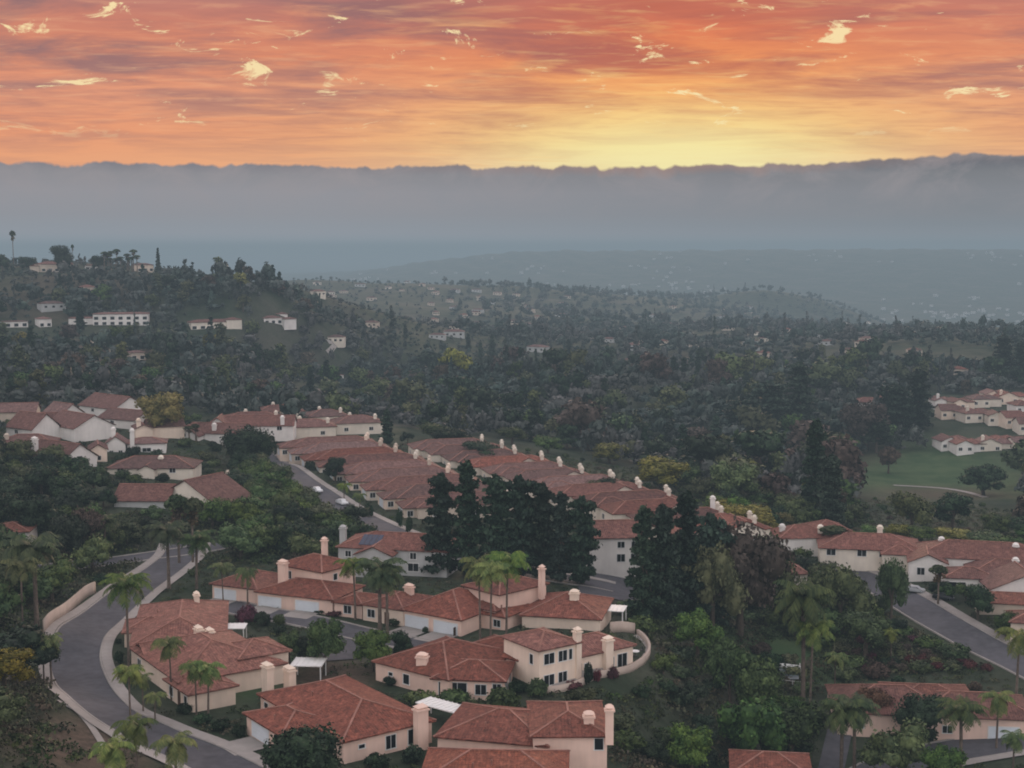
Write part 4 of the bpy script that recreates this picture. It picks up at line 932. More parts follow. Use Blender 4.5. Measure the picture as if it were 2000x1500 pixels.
# ---- broadleaf trees, each told apart
for a in (
 ('round',592,1548,1414,'big dark globe-shaped tree at the bottom, before the garage wing',146),
 ('near2',728,1312,1232,'round bright green tree at the fork of the court',84),('near2',635,1312,1210,'light airy green tree beside the court driveway',86),
 ('near2',566,1300,1234,'yellow-green shrubby tree right of the white patio cover',58),('near1',785,1300,1228,'small dark tree right of the round bright green one',50),
 ('near1',600,1300,1240,'dark green tree between the airy and the shrubby one',60),
 ('round',488,912,828,'dark round tree beside the head of the street',92),('near5',318,850,762,'yellow-green spreading tree behind the hillside cluster',100),
 ('near1',655,940,890,'dark clipped tree between the row house garages',48),
 ('near2',1362,1290,1196,'round green tree on the slope right of the patio wall',106),('near0',1425,1370,1250,'green tree halfway down the slope',90),
 ('near0',1480,1410,1290,'rounded green tree above the pool lawn',100),('can0',1470,1500,1352,'large green tree at the bottom, right of the dark slope',150),
 ('near2',1350,1520,1420,'bright green tree at the bottom of the dark slope',110),('near0',1545,1500,1370,'wide green tree in front of the lower right driveway',130),
 ('near4',1445,1240,1010,'tall grey-brown tree mass right of the dark pines',180),('near3',1390,1250,1060,'grey-green tree in front of the grey-brown mass',130),('near3',1500,1210,1040,'olive tree right of the grey-brown mass',110),
 ('near0',1740,1220,1086,'upright green tree at the bend of the right street',66),('near3',1640,1230,1100,'olive tree below the brick-red house',120),
 ('near1',1910,1210,1140,'round dark shrub-like tree in front of the white gable',66),('near0',1965,1245,1196,'smaller round green tree beside the right street',56),
 ('near1',1800,1462,1350,'dark tree in front of the low maroon roof',100),('near6',1710,1420,1340,'rusty-brown tree before the low maroon house',90),
 ('can3',1745,1530,1420,'bright green tree at the bottom beside the lower street',130),('near2',1840,1560,1460,'green crown at the bottom right before the ragged palm',100),
 ('near5',1412,1020,975,'yellow-green tree at the right end of the canyon row',76),('near5',1462,1050,982,'golden-green tree behind the grey-brown mass',110),('near5',1290,955,892,'wide yellow-green tree behind the canyon row',120),('near5',1190,905,862,'yellow-green tree farther back behind the canyon row',80),
 ('near2',1430,990,905,'fresh green tree behind the right end of the canyon row',110),('near5',1530,1040,998,'yellow-leaved shrub beside the maroon-roofed house',44),
 ('near1',1920,968,905,'dark umbrella-shaped tree beside the fairway path',84),('near4',1735,925,868,'brownish tree left of the fairway',44),('near3',1780,1040,960,'grey olive tree below the fairway',90),('near1',1860,1030,960,'dark tree below the fairway path',90),
 ('near4',1690,880,780,'large brownish tree below the lone white house',100),
 ('near1',130,1100,1000,'dark tree left of the broad palm',90),('near1',60,1060,960,'dark tree behind the left bank',100),('near4',160,1090,985,'dark reddish tree behind the broad palm',80),
 ('near3',10,1180,1090,'olive tree at the left edge above the bank',100),('can1',30,1330,1230,'dark tree on the left bank',150),('near5',8,1345,1262,'yellowish-topped tree on the left bank at the edge',120),
 ('near1',880,880,835,'dark green tree between the rows near the middle',80),('near1',938,905,860,'dark rounded tree between the rows left of the tall pine',90),('near3',850,862,825,'olive tree in the alley between the rows',70),('near1',1195,985,930,'dark tree on the court of the canyon row',56),('near3',1165,975,935,'olive tree beside the canyon row garages',44),
 ('near1',1500,1345,1270,'dark tree left of the pool lawn',66),('near0',1530,1225,1150,'green tree below the small white two-storey house',110),('near2',1600,1250,1185,'green shrubby tree on the bank below the right street',110),('near0',1690,1280,1190,'green tree on the bank beside the right street',110)): by_px(*a)

for a in (
 ('near5',1560,1062,1028,'yellow-green bush tree behind the left of the right-hand houses',50),('near5',1640,1062,1030,'golden bush behind the brick-red house, left of two',60),('near2',1705,1058,1026,'light green tree behind the brick-red house',60),
 ('near5',1752,1054,1024,'golden bush behind the brick-red house, right of two',60),('near2',1800,1058,1028,'light green tree behind the wide red-brown house',64),('near5',1862,1062,1030,'yellowish tree behind the wide red-brown house',70),('near0',1915,1076,1036,'green tree behind the white gable house',70),('near0',1965,1090,1050,'green tree at the right edge behind the white gable',80),
 ('near0',1070,885,850,'soft green tree beyond the middle of the canyon row',60),('near3',1000,868,832,'olive tree beyond the upper canyon row',60),('near0',1345,955,905,'green tree beyond the lower canyon row',80),('near3',1240,905,862,'olive dome-shaped tree beyond the canyon row',70)): by_px(*a)
# ---- shrubs told apart
for a in (
 ('bush4',483,1216,1180,'maroon flowering shrub round the foot of the thick palm',46),('bush2',545,1222,1198,'yellow-green shrub beside the court kerb',26),('bush1',512,1222,1192,'dark green shrub beside the maroon one',36),
 ('bush1',546,1187,1179,'small dark shrub between the two garage doors of the long pink house',18),('bush1',831,1236,1222,'clipped dark shrub between the twin garage doors',14),
 ('bush1',770,1222,1206,'dark shrub at the left of the twin garages',30),('bush1',630,1196,1186,'dark low shrub right of the long house garages',40),('bush4',660,1200,1188,'reddish low shrub beside the kerb',50),
 ('bush1',360,1392,1372,'dark hedge shrub under the slender palm',40),('bush1',395,1412,1392,'dark shrub under the touching palms',44),('bush1',430,1425,1402,'dark round shrub before the duplex door',46),('bush1',466,1438,1412,'dark round shrub beside the pale garage drive',34),
 ('bush1',232,1296,1268,'dark shrub on the inner kerb under the tallest palm',22),('bush1',231,1256,1246,'small dark shrub on the inner kerb',14),
 ('bush1',762,1338,1318,'dark shrub against the left wall of the wide house',34),('bush0',980,1392,1342,'bright green rounded shrub before the wide house',80),('bush0',935,1400,1362,'green shrub below the wide house patio',60),('bush0',1050,1362,1322,'green shrub at the corner of the two-storey house',46),('bush1',1010,1350,1330,'dark shrub between the wide and the two-storey house',50),
 ('bush1',1150,1340,1290,'grey-green upright shrub by the tall chimney',22),('bush4',1166,1330,1305,'reddish shrub on the patio',20),('bush4',1197,1325,1300,'dark red shrub beside the second chimney',26),('bush4',1120,1345,1328,'low red flowers along the patio edge',40),
 ('bush1',808,1490,1452,'dark shrub beside the house corner at the bottom',50),('bush1',735,1500,1470,'dark low hedge at the bottom by the house wall',60),
 ('bush0',825,1380,1345,'leafy green hedge under the chimney wall',70),('bush0',890,1372,1345,'green hedge below the dark patio windows',70),
 ('bush0',1120,1212,1186,'green hedge beside the white patio cover posts',44),('bush6',900,1500,1472,'brownish shrub at the lower edge before the red roof',70),
 ('bush1',720,1010,982,'dark shrub by the row house drive',22),('bush1',780,1030,990,'dark conical shrub beside the lowest row house',16),('bush1',800,1042,1005,'second dark conical shrub beside the lowest row house',16),('bush1',575,905,880,'dark shrub along the upper street',24),('bush1',605,918,898,'dark shrub along the upper street, nearer',24)): by_px(*a)
# ------------------------------------------------------------------ walls, fences, terrace, vehicles
def wall_thing(name, label, cat, path, h, t, m, cap=None, lift=0.0):
    o = strip(name, path, -t/2, t/2, lift, m, 2, wallz=h, kind=None); tag(o, label, cat)
    if cap:
        c = strip('coping', path, -t/2-.06, t/2+.06, lift+h-.58+.6, cap, 2, wallz=.1, kind=None)
        # coping hides its lower skirt inside the wall
        c.parent = o
    return o
pth = catmull([G(*q) for q in ((86,1236),(125,1203),(165,1169),(186,1158))])
wall_thing('retaining_wall', 'long tan retaining wall outside the road bend, beside the left bank', 'wall', pth, 2.2, .3, M['wallcap'])
for q in pth: AVOID.append((q[0]+.8, q[1]-1.2, 3.2))
pth = catmull([G(*q) for q in ((1062,1354),(1090,1352),(1125,1343),(1160,1326),(1200,1318),(1235,1308),(1262,1288),(1268,1268),(1258,1250),(1245,1240))], 1.0)
wall_thing('terrace_wall', 'low curved pale wall round the hillside terrace', 'wall', pth, 1.0, .45, M['wallcap'])
c = np.array([pth.mean(0)]); V = [(q[0], q[1], hz1(*q)+.16) for q in pth]; hx, hy = P(1150,1300,0)
V2 = [(hx, hy, hz1(hx, hy)+.16)]; n = len(V)
tr = mesh_np('terrace', np.array(V+V2), np.array([[i, i+1, n] for i in range(n-1)]), M['concrete'], nper=3); tag(tr, kind='structure')
for q in pth: AVOID.append((q[0], q[1], 1.3))
for u, v in ((1220,1290),(1200,1300),(1170,1310),(1245,1270)): q = P(u, v); AVOID.append((q[0], q[1], 4))
pth = catmull([G(*q) for q in ((1192,1236),(1215,1234),(1240,1238))]); wall_thing('garden_wall', 'straight pale wall at the back of the hillside terrace', 'wall', pth, 1.9, .2, M['wallcap'])
def table_set(u, v, label):
    x, y, z = G(u, v); z += .16; r = empty('patio_table', (x, y, z)); tag(r, label, 'table')
    b = MB(); b.tube([(x,y,z+.70),(x,y,z+.76)], [.75,.75], 16); b.build('tabletop', M['trim'], r)
    b = MB(); b.tube([(x,y,z),(x,y,z+.05),(x,y,z+.08),(x,y,z+.70)], [.35,.33,.06,.06], 10); b.build('pedestal', M['metal'], r)
def chair(u, v, ang, label):
    x, y, z = G(u, v); z += .16; r = empty('patio_chair', (x, y, z)); tag(r, label, 'chair'); ex, ey = dirs(ang)
    b = MB(); b.obox((x,y), ex, ey, -.28, .28, -.28, .28, z+.40, z+.46); b.build('seat', M['metal'], r)
    b = MB(); b.obox((x,y), ex, ey, -.28, .28, .24, .29, z+.465, z+1.0); b.build('backrest', M['metal'], r)
    for a, c in ((-.26,-.26),(.2,-.26),(-.26,.2),(.2,.2)):
        b = MB(); b.obox((x,y), ex, ey, a, a+.06, c, c+.06, z, z+.398); b.build('leg', M['metal'], r)
table_set(1240, 1282, 'round white-topped table on the curved hillside terrace')
chair(1228, 1284, 100, 'dark chair left of the round terrace table'); chair(1252, 1276, -70, 'dark chair right of the round terrace table')
pth = catmull([G(*q) for q in ((886,1244),(915,1232),(940,1222))]); wall_thing('wooden_fence', 'dark brown wooden fence beside the twin-garage house', 'fence', pth, 1.6, .12, M['fence'])
pth = catmull([G(*q) for q in ((1495,1302),(1530,1304),(1562,1308))]); wall_thing('garden_wall', 'low pale wall along the upper edge of the pool lawn', 'wall', pth, .8, .2, M['trim'])
# pool
q = [G(*a) for a in ((1505,1315),(1560,1320),(1560,1336),(1500,1330))]; zz = max(a[2] for a in q)+.15
b = MB(); b.add([(a[0], a[1], zz) for a in q], [(0,1,2,3)]); m, t, bs = mat('pool_water'); bs.inputs['Base Color'].default_value = c4(.07,.10,.11); bs.inputs['Roughness'].default_value = .35; o = b.build('pool_water', m); tag(o, kind='structure')
def rail_fence(px, label, h=1.5):
    p = [G(*a) for a in px]; r = empty('pool_fence', p[0]); tag(r, label, 'fence'); path = catmull(p, 2.0); zs = hz(path[:,0], path[:,1]); b = MB()
    for i in range(len(path)-1):
        for k in (.25, h): b.beam((path[i][0],path[i][1],zs[i]+k), (path[i+1][0],path[i+1][1],zs[i+1]+k), .06, .06)
    b.build('rail', M['trim'], r)
    for i in range(len(path)): b = MB(); b.obox(path[i], (1,0), (0,1), -.05, .05, -.05, .05, zs[i]-.3, zs[i]+h+.1); b.build('post', M['trim'], r)
rail_fence(((1500,1340),(1530,1344),(1566,1348)), 'white railing of thin posts along the front of the pool'); rail_fence(((1566,1346),(1564,1325),(1562,1311)), 'short white railing at the right end of the pool')
patio_cover(405, 1228, 2.6, 2, 6.2, 3.4, 'flat white patio cover on posts behind the duplex, next to the maroon shrub')
patio_cover(566, 1300, 2.7, -4, 4.9, 4.4, 'pale flat patio cover behind the broad capped chimneys')
patio_cover(812, 1372, 2.4, -38, 7.2, 3.2, 'long white patio cover slanting behind the chimney of the house with garage wing')
def car(u, v, ang, m, label, s=1.0):
    x, y, z = G(u, v); z += .14; r = empty('parked_car', (x, y, z)); tag(r, label, 'car'); r.rotation_euler = (0, 0, math.radians(ang))
    prof = [(-2.2,.35),(-2.25,.75),(-2.1,.95),(-1.35,1.0),(-.75,1.45),(.7,1.48),(1.35,1.02),(2.1,.88),(2.25,.6),(2.2,.35)]
    def body(pr, w0, w1, mt, nm, zs=0):
        b = MB(); n = len(pr); vs = [(px_, sy*(w0 if pz < 1.02 else w1), pz+zs) for sy in (-1, 1) for px_, pz in pr]
        b.add(vs, [list(range(n)), list(range(2*n-1, n-1, -1))]+[(i, i+n, (i+1) % n+n, (i+1) % n) for i in range(n)]); o = b.build(nm, mt); o.parent = r; return o
    bo = body(prof, .9, .68, m, 'body'); o = body([(-1.28,1.03),(-.74,1.40),(.66,1.43),(1.24,1.05)], .905, .70, M['glass'], 'window')
    for sx in (-1.4, 1.4):
        for sy in (-.8, .8):
            b = MB(); b.tube([(sx, sy-.12, .33), (sx, sy+.12, .33)], [.33, .33], 12); o = b.build('wheel', M['tyre']); o.parent = r; b = MB(); b.tube([(sx, sy-.13, .33), (sx, sy+.13, .33)], [.18,.18], 10); o2 = b.build('rim', M['cars']); o2.parent = o
    for sy in (-.6, .6): b = MB(); b.obox((2.2, sy), (1,0), (0,1), -.05, .055, -.2, .2, .6, .78); o = b.build('headlight', M['trim']); o.parent = r
car(619,962,-60,M['carw'],'white car parked at the kerb, farther of two white cars on the street'); car(668,986,-60,M['carw'],'white car parked at the kerb, nearer of two white cars on the street'); car(508,908,-45,M['card'],'dark car at the head of the street beside the dark round tree')
car(1842,1172,-20,M['card'],'dark car in front of the bluish-white garage house'); car(1785,1158,-30,M['cars'],'silver car parked beside the right street under the green tree')

# ------------------------------------------------------------------ scattered plants: valley wood, slopes
AV = np.array(AVOID)
def clear(x, y, extra=0.0): return not np.any((AV[:,0]-x)**2+(AV[:,1]-y)**2 < (AV[:,2]+extra)**2)
def inview(x, y, z, m=90): u, v = proj(x, y, z); return -m < u < 2000+m and v < 1650
def sample(n, d0, d1, fn, spacing, tries=40000, power=.5):
    out = []; grid = {}
    for _ in range(tries):
        if len(out) >= n: break
        a = R.uniform(-.40, .40); d = math.sqrt(R.uniform(d0*d0, d1*d1)) if power == .5 else d0*(d1/d0)**R.random()
        x, y = d*math.sin(a), d*math.cos(a)
        if not fn(x, y, d, a): continue
        g = (int(x//spacing), int(y//spacing))
        if any((x-p)**2+(y-q)**2 < spacing*spacing for i in (-1,0,1) for j in (-1,0,1) for p, q in grid.get((g[0]+i, g[1]+j), ())): continue
        if not clear(x, y, spacing*.3): continue
        grid.setdefault(g, []).append((x, y)); out.append((x, y))
    return out
def pix(x, y): return proj(x, y, hz1(x, y))
from functools import lru_cache
def in_poly(u, v, poly):
    c = False; n = len(poly)
    for i in range(n):
        (x1, y1), (x2, y2) = poly[i], poly[(i+1) % n]
        if (y1 > v) != (y2 > v) and u < (x2-x1)*(v-y1)/(y2-y1)+x1: c = not c
    return c
# survey outline of the built-up land and open lawns, as ground polygons
def gpoly(px): return [G(u, v)[:2] for u, v in px]
BUILT = [gpoly(p) for p in (((470,862),(540,862),(620,830),(760,818),(840,850),(1010,860),(1250,920),(1420,1000),(1330,1090),(1000,1130),(640,1060),(470,900)),
   ((0,815),(240,790),(480,830),(480,880),(430,1000),(200,1010),(0,960)), ((1640,895),(1780,880),(2000,890),(2000,1045),(1680,1045)),
   ((1790,770),(2060,765),(2060,915),(1800,915)), ((1640,780),(1720,775),(1720,812),(1650,812)), ((1500,1060),(1800,1010),(2060,1080),(2060,1300),(1740,1130),(1560,1110)),
   ((240,1120),(420,1100),(800,1110),(1080,1120),(1230,1210),(1270,1290),(1060,1360),(1200,1460),(1230,1600),(300,1600),(180,1400),(100,1300),(200,1150)),
   ((1590,1330),(2100,1290),(2100,1520),(1610,1560),(1590,1450)))]
BARE = gpoly(((60,1395),(150,1378),(225,1470),(240,1640),(-40,1640),(-10,1430)))
def built(x, y): return any(in_poly(x, y, p) for p in BUILT)
# individual trees of the valley: nearest 300 of the leafy kind, plus pines and gums
leafy = sample(300, 400, 900, lambda x, y, d, a: not built(x, y) and (x > -75 or d > 560), 10.5, 60000, 1)
for x, y in leafy:
    s = R.uniform(.8, 1.3) if R.random() < .72 or (x < -60 and math.hypot(x, y) > 540) else R.uniform(1.4, 2.1); k = R.choices(range(7), (24,20,17,14,14,2,12))[0]
    plant('val%d' % k, (x, y, hz1(x, y)-.3), (s*R.uniform(.85,1.2), s*R.uniform(.85,1.2), s), 'woodland tree of the valley behind the houses', 'woodland trees of the valley')
AV = np.concatenate([AV, np.array([(x, y, 3) for x, y in leafy])])
for i, (x, y) in enumerate(sample(130, 430, 1000, lambda x, y, d, a: not built(x, y), 14, 30000, 1)):
    k = R.choice(('pineV','pineV','gum')); s = R.uniform(.6, 1.0)
    plant(k, (x, y, hz1(x, y)-.3), s, ('dark conifer' if k == 'pineV' else 'olive upright tree')+' rising out of the wooded valley', ('conifers' if k == 'pineV' else 'upright trees')+' rising out of the valley wood')
# trees and shrubs among the houses
gard = sample(135, 150, 480, lambda x, y, d, a: built(x, y), 5.0, 40000)
for x, y in gard:
    k = R.choice(('bush0','bush1','bush1','bush3','bush0','bush6')); s = R.uniform(.5, 1.0)
    plant(k, (x, y, hz1(x, y)-.1), s, 'small garden shrub between the houses', 'garden shrubs between the houses')
slope = sample(330, 160, 430, lambda x, y, d, a: not built(x, y) and not in_poly(x, y, BARE), 5.0, 60000)
for x, y in slope:
    d = math.hypot(x, y); u, v = pix(x, y)
    if u > 1180 and v > 1180 or R.random() < .45: k = R.choice(('wild0','wild1','wild2','wild0','wild3')); s = R.uniform(.8, 1.5); plant(k, (x, y, hz1(x, y)-.15), (s*1.3, s*1.3, s), 'wild bush growing on the open slopes', 'wild bushes on the slopes')
    else: k = 'can%d' % R.choices(range(4), (4,3,3,3))[0]; s = R.uniform(.45, .85); plant(k, (x, y, hz1(x, y)-.3), (s, s, s), 'leafy tree on the slopes round the houses', 'leafy trees on the slopes')
for k in range(22):
    t_ = (k+R.uniform(.1,.9))/22; x, y, z = G(790+285*t_+R.uniform(-8, 8), 868+122*t_+R.uniform(-5, 5))
    if clear(x, y, .3): s = R.uniform(.32, .58); plant(R.choice(('can0','can1','can3','can2')), (x, y, z-.2), s, 'small tree in the alley between the two house rows', 'alley trees between the rows')
for k in range(16):
    t_ = k/15; x, y, z = G(1590+360*t_+R.uniform(-12, 12), 1108+88*t_**1.2+R.uniform(-6, 6))
    if clear(x, y, .2): s = R.uniform(.3, .55); plant(R.choice(('can0','can1','can1','can3')), (x, y, z-.2), s, 'small leafy tree in front of the houses on the right street', 'street trees before the right-hand houses')
P4 = gpoly(((1540,1400),(1620,1400),(1620,1520),(1540,1560))); P5 = gpoly(((1690,1405),(2040,1400),(2040,1440),(1690,1450)))
for P_ in (P4, P5):
    for x, y in sample(16, 120, 300, lambda x, y, d, a: in_poly(x, y, P_), 3.6, 60000):
        s = R.uniform(.3, .6); plant(R.choice(('can0','can1','can1','can2')), (x, y, hz1(x, y)-.2), s, 'dark leafy tree screening the lower right houses', 'trees screening the lower right houses')
# dense canopy beside the street, and the wooded bank left of the cluster
for n, poly, keys, lo, hi_ in ((46, ((455,1040),(490,925),(515,905),(690,1040),(640,1080),(480,1080)), ('can0','can0','can1','can3','can2'), .45, .8),
        (40, ((-20,890),(110,905),(210,985),(200,1070),(-20,1075)), ('can1','can0','can2','can1'), .45, .85),
        (34, ((1560,1110),(1690,1150),(1800,1215),(1760,1245),(1620,1235),(1540,1180)), ('can0','can1','can2','can0'), .4, .75),
        (30, ((1240,1330),(1330,1300),(1480,1440),(1440,1520),(1260,1500)), ('can1','can2','can1','can0'), .25, .5)):
    P4 = gpoly(poly)
    for x, y in sample(n, 150, 520, lambda x, y, d, a: in_poly(x, y, P4), 4.6, 60000):
        s = R.uniform(lo, hi_); plant(R.choice(keys), (x, y, hz1(x, y)-.3), s, 'leafy tree on the slopes round the houses', 'leafy trees on the slopes')
P4 = gpoly(((0,830),(240,800),(470,830),(470,890),(430,1000),(200,1015),(0,960)))
for x, y in sample(70, 250, 600, lambda x, y, d, a: in_poly(x, y, P4), 5.0, 60000):
    s = R.uniform(.7, 1.5); plant(R.choice(('wild0','wild1','wild1','wild2')), (x, y, hz1(x, y)-.1), s, 'green bush between the houses of the hillside cluster', 'bushes among the hillside houses')
# pinkish flowering bank below the right street
for x, y in sample(46, 230, 330, lambda x, y, d, a: in_poly(*pix(x, y), ((1640,1255),(1740,1240),(1900,1280),(1960,1310),(1700,1312),(1640,1300))), 2.4, 60000):
    k = R.choice(('bush4','bush6','bush4','bush3')); s = R.uniform(.6, .95); plant(k, (x, y, hz1(x, y)-.1), s, 'mauve flowering shrub on the bank below the right street', 'flowering shrubs on the bank')
# low ground cover on the slopes: uncountable
def cover(name, pts, size, ncard, m, hgt):
    Vs, Fs, Ts = [], [], []; o = 0
    T = []
    for k in range(6):
        L = [(0,0,hgt*.3,1.0,hgt*.6),(.6,.2,hgt*.25,.7,hgt*.5),(-.5,.4,hgt*.28,.6,hgt*.45)]; V, Fq = lobes_cards(L, ncard, size, .75, .7); T.append((V, Fq))
    for x, y, s in pts:
        V, Fq = T[R.randrange(6)]; a = R.uniform(0, 6.28); ca, sa = math.cos(a), math.sin(a); W = V*s
        W = np.stack([W[:,0]*ca-W[:,1]*sa+x, W[:,0]*sa+W[:,1]*ca+y, W[:,2]+hz1(x, y)-.1], 1); Vs.append(W); Fs.append(Fq+o); o += len(W)
        Ts.append(np.tile([R.random(), R.random(), R.random(), 1], (len(W), 1)))
    g = mesh_np(name, np.concatenate(Vs), np.concatenate(Fs), m, tint=np.concatenate(Ts)); tag(g, kind='stuff'); return g
pts = [(x, y, R.uniform(.8, 1.9)) for x, y in sample(8200, 120, 470, lambda x, y, d, a: not built(x, y) and inview(x, y, 0), 1.7, 130000)]
pts = [p for p in pts if not (in_poly(*pix(p[0], p[1]), ((90,1400),(170,1390),(225,1500),(225,1600),(60,1600))) and R.random() < .8) and not in_poly(*pix(p[0], p[1]), ((1460,1255),(1580,1250),(1580,1300),(1470,1300)))]
pts += [(x, y, R.uniform(.5, 1.1)) for x, y in sample(3200, 140, 470, lambda x, y, d, a: built(x, y) and inview(x, y, 0), 1.7, 90000)]
cover('undergrowth', pts, .17, 60, M['cover'], 1.0)
# far wood: one mass
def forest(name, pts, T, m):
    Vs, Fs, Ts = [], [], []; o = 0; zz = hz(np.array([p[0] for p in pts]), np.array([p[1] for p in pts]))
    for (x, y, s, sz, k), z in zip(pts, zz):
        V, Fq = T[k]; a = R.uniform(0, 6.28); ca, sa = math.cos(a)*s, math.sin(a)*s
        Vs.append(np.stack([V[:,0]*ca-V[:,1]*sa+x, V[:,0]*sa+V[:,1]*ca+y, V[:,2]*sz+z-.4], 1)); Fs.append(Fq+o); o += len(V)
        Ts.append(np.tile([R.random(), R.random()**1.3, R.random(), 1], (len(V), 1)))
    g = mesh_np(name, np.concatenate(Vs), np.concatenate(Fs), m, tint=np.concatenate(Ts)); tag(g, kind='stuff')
T = []
for k in range(5):
    L = [(0,0,6,3,2.6)]
    for i in range(5): a = i*1.256+R.uniform(-.3,.3); L.append((math.cos(a)*2.6, math.sin(a)*2.6, R.uniform(2.8,6.5), R.uniform(1.5,2.3), R.uniform(1.2,2)))
    V, Fq = lobes_cards(L, 84, 1.15, .7, .55); V2, F2 = core(L[:1], .8); T.append((np.concatenate([V, V2]), np.concatenate([Fq, F2+len(V)])))
for k in range(2):
    L = [(R.uniform(-.5,.5), R.uniform(-.5,.5), 1.5+i*2.0, 2.6-.32*i, 1.6) for i in range(7)]; V, Fq = lobes_cards(L, 84, 1.15, .6, .8); T.append((V, Fq))
def fpts(n, d0, d1, sp, tries, smin, smax, fn=None, power=.5):
    return [(x, y, R.uniform(smin, smax), R.uniform(smin, smax)*R.choice((.8,1,1,1.25)), R.choices(range(7), (3,3,3,3,3,.5,.5))[0]) for x, y in sample(n, d0, d1, lambda x, y, d, a: not built(x, y) and (fn is None or fn(x, y, d, a)), sp, tries, power)]
def thin(x, y, d, a):
    # clearings and bare patches
    return math.sin(x*.021+1.3*math.sin(y*.012))+math.sin(y*.017+x*.008) > -.75
_HS = lambda x, y: .5 if (math.atan2(x, y) < -.05 and math.hypot(x, y) > 960) else 1.0
pts = fpts(2700, 430, 900, 7.2, 60000, .42, 1.3, lambda x, y, d, a: a > -.06 or thin(x*1.6, y*1.6, d, a))+fpts(4200, 850, 1500, 10.5, 60000, .45, 1.45, thin)+fpts(3200, 1450, 3100, 17, 50000, .6, 1.6, thin)
pts = [(x, y, s*_HS(x, y), sz*_HS(x, y), k) for x, y, s, sz, k in pts]
pts += [(x, y, s, sz, k % 5) for x, y, s, sz, k in fpts(2600, 560, 1150, 5, 60000, .2, .45, lambda x, y, d, a: a < .02)]
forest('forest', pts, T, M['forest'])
# distant town in the far valley: pale specks, uncountable
b = MB()
for _ in range(1500):
    a = R.uniform(-.12, .38); d = 3300*(1.9**R.random()); x, y = d*math.sin(a), d*math.cos(a)
    if d < 3400: continue
    if math.sin(x*.0041)+math.sin(y*.0033+1) < -.5: continue
    z = hz1(x, y); s = R.uniform(2.2, 5.0)*(1+d/12000)
    if z > -45 and R.random() < .55: continue
    if math.sin(x*.0093+2)+math.sin(y*.0071)+math.sin(x*.021+y*.017) < R.uniform(-.6, 1.6): continue
    b.obox((x, y), *dirs(R.uniform(-20, 20)), -s, s, -s*.6, s*.6, z-3, z+R.uniform(3, 6)*(1+d/12000))
o = b.build('distant_town', M['grey']); tag(o, kind='stuff')

# ------------------------------------------------------------------ sky, haze, light, camera
SUN_AZ, SUN_EL = math.radians(6.7), math.radians(4.2)
wd = bpy.data.worlds.new('World'); SC.world = wd; wd.use_nodes = True
t = NT(wd.node_tree); bg = wd.node_tree.nodes['Background']
gen = t.new('ShaderNodeTexCoord').outputs['Generated']
sx = t.new('ShaderNodeSeparateXYZ'); t.put(sx.inputs[0], gen); X, Y, Z = sx.outputs
el = t.math('MULTIPLY', t.math('ARCSINE', Z), 180/math.pi)
az = t.math('MULTIPLY', t.math('ARCTAN2', X, Y), 180/math.pi)
da = t.math('SUBTRACT', az, math.degrees(SUN_AZ))
def gauss(x, w): return t.math('EXPONENT', t.math('MULTIPLY', t.math('MULTIPLY', x, x), -1.0/(w*w)))
E90 = 30.0
def rp(stops): return [(e/E90, s2l(c)) for e, c in stops]
eN = t.math('DIVIDE', el, E90, clamp=True)
away = t.ramp(eN, rp(((0,(150,152,165)),(3.3,(242,166,118)),(4.6,(238,154,112)),(6.2,(230,153,120)),(7.6,(222,140,108)),(9.0,(204,130,110)),(10.5,(174,124,122)),(14,(150,122,126)),(20,(172,164,172)),(30,(188,190,200)))))
near = t.ramp(eN, rp(((0,(150,152,165)),(3.3,(255,244,184)),(4.2,(255,234,156)),(5.2,(255,212,132)),(6.4,(252,180,108)),(7.6,(242,150,92)),(8.8,(226,126,88)),(10.2,(202,114,94)),(14,(150,122,126)),(20,(172,164,172)),(30,(188,190,200)))))
g = t.math('ADD', t.math('MULTIPLY', gauss(da, 8.5), .72), t.math('MULTIPLY', gauss(da, 17), .28))
sky = t.mix(g, away, near)
# cloud sheet on a plane overhead, so it stretches towards the horizon
zc = t.math('ADD', t.math('MAXIMUM', Z, 0.0), .05)
pl = t.new('ShaderNodeCombineXYZ'); t.put(pl.inputs[0], t.math('DIVIDE', X, zc)); t.put(pl.inputs[1], t.math('DIVIDE', Y, zc))
pv = pl.outputs[0]
s1 = t.noise(t.vmap(pv, (1.1, 1.5, 1)), 1.0, 6, .6, .5); s2 = t.noise(t.vmap(pv, (1.7, 3.4, 1)), 1.3, 5, .6, .5); s3 = t.noise(t.vmap(pv, (.5, .8, 1)), 1.0, 3, .55, .5)
hi = t.mr(el, 3.6, 8.0)   # streaks grow stronger upwards
dark = t.math('MULTIPLY', t.mr(s1, .43, .62), t.math('ADD', t.math('MULTIPLY', hi, .80), .18))
sky = t.mix(dark, sky, t.mix(g, s2l((146,112,114)), s2l((188,104,86))), 'MIX')
lite = t.math('MULTIPLY', t.mr(s2, .54, .70), t.math('MULTIPLY', t.mr(s3, .40, .58), .55))
sky = t.mix(lite, sky, t.mix(g, s2l((248,168,122)), s2l((255,206,124))))
gv = t.new('ShaderNodeCombineXYZ'); t.put(gv.inputs[0], az); t.put(gv.inputs[1], el); gv.inputs[2].default_value = 3.7
s5 = t.noise(t.vmap(pv, (4.2, 7.5, 1)), 1.0, 4, .58, .4)
sky = t.mix(t.math('MULTIPLY', t.mr(s5, .5, .68), t.math('MULTIPLY', t.mr(el, 3.4, 5.5), .26)), sky, t.mix(g, s2l((150,106,106)), s2l((206,110,78))))
sky = t.mix(t.math('MULTIPLY', t.mr(s5, .46, .32), t.math('MULTIPLY', t.mr(el, 3.4, 5.5), .24)), sky, t.mix(g, s2l((246,186,142)), s2l((255,216,140))))
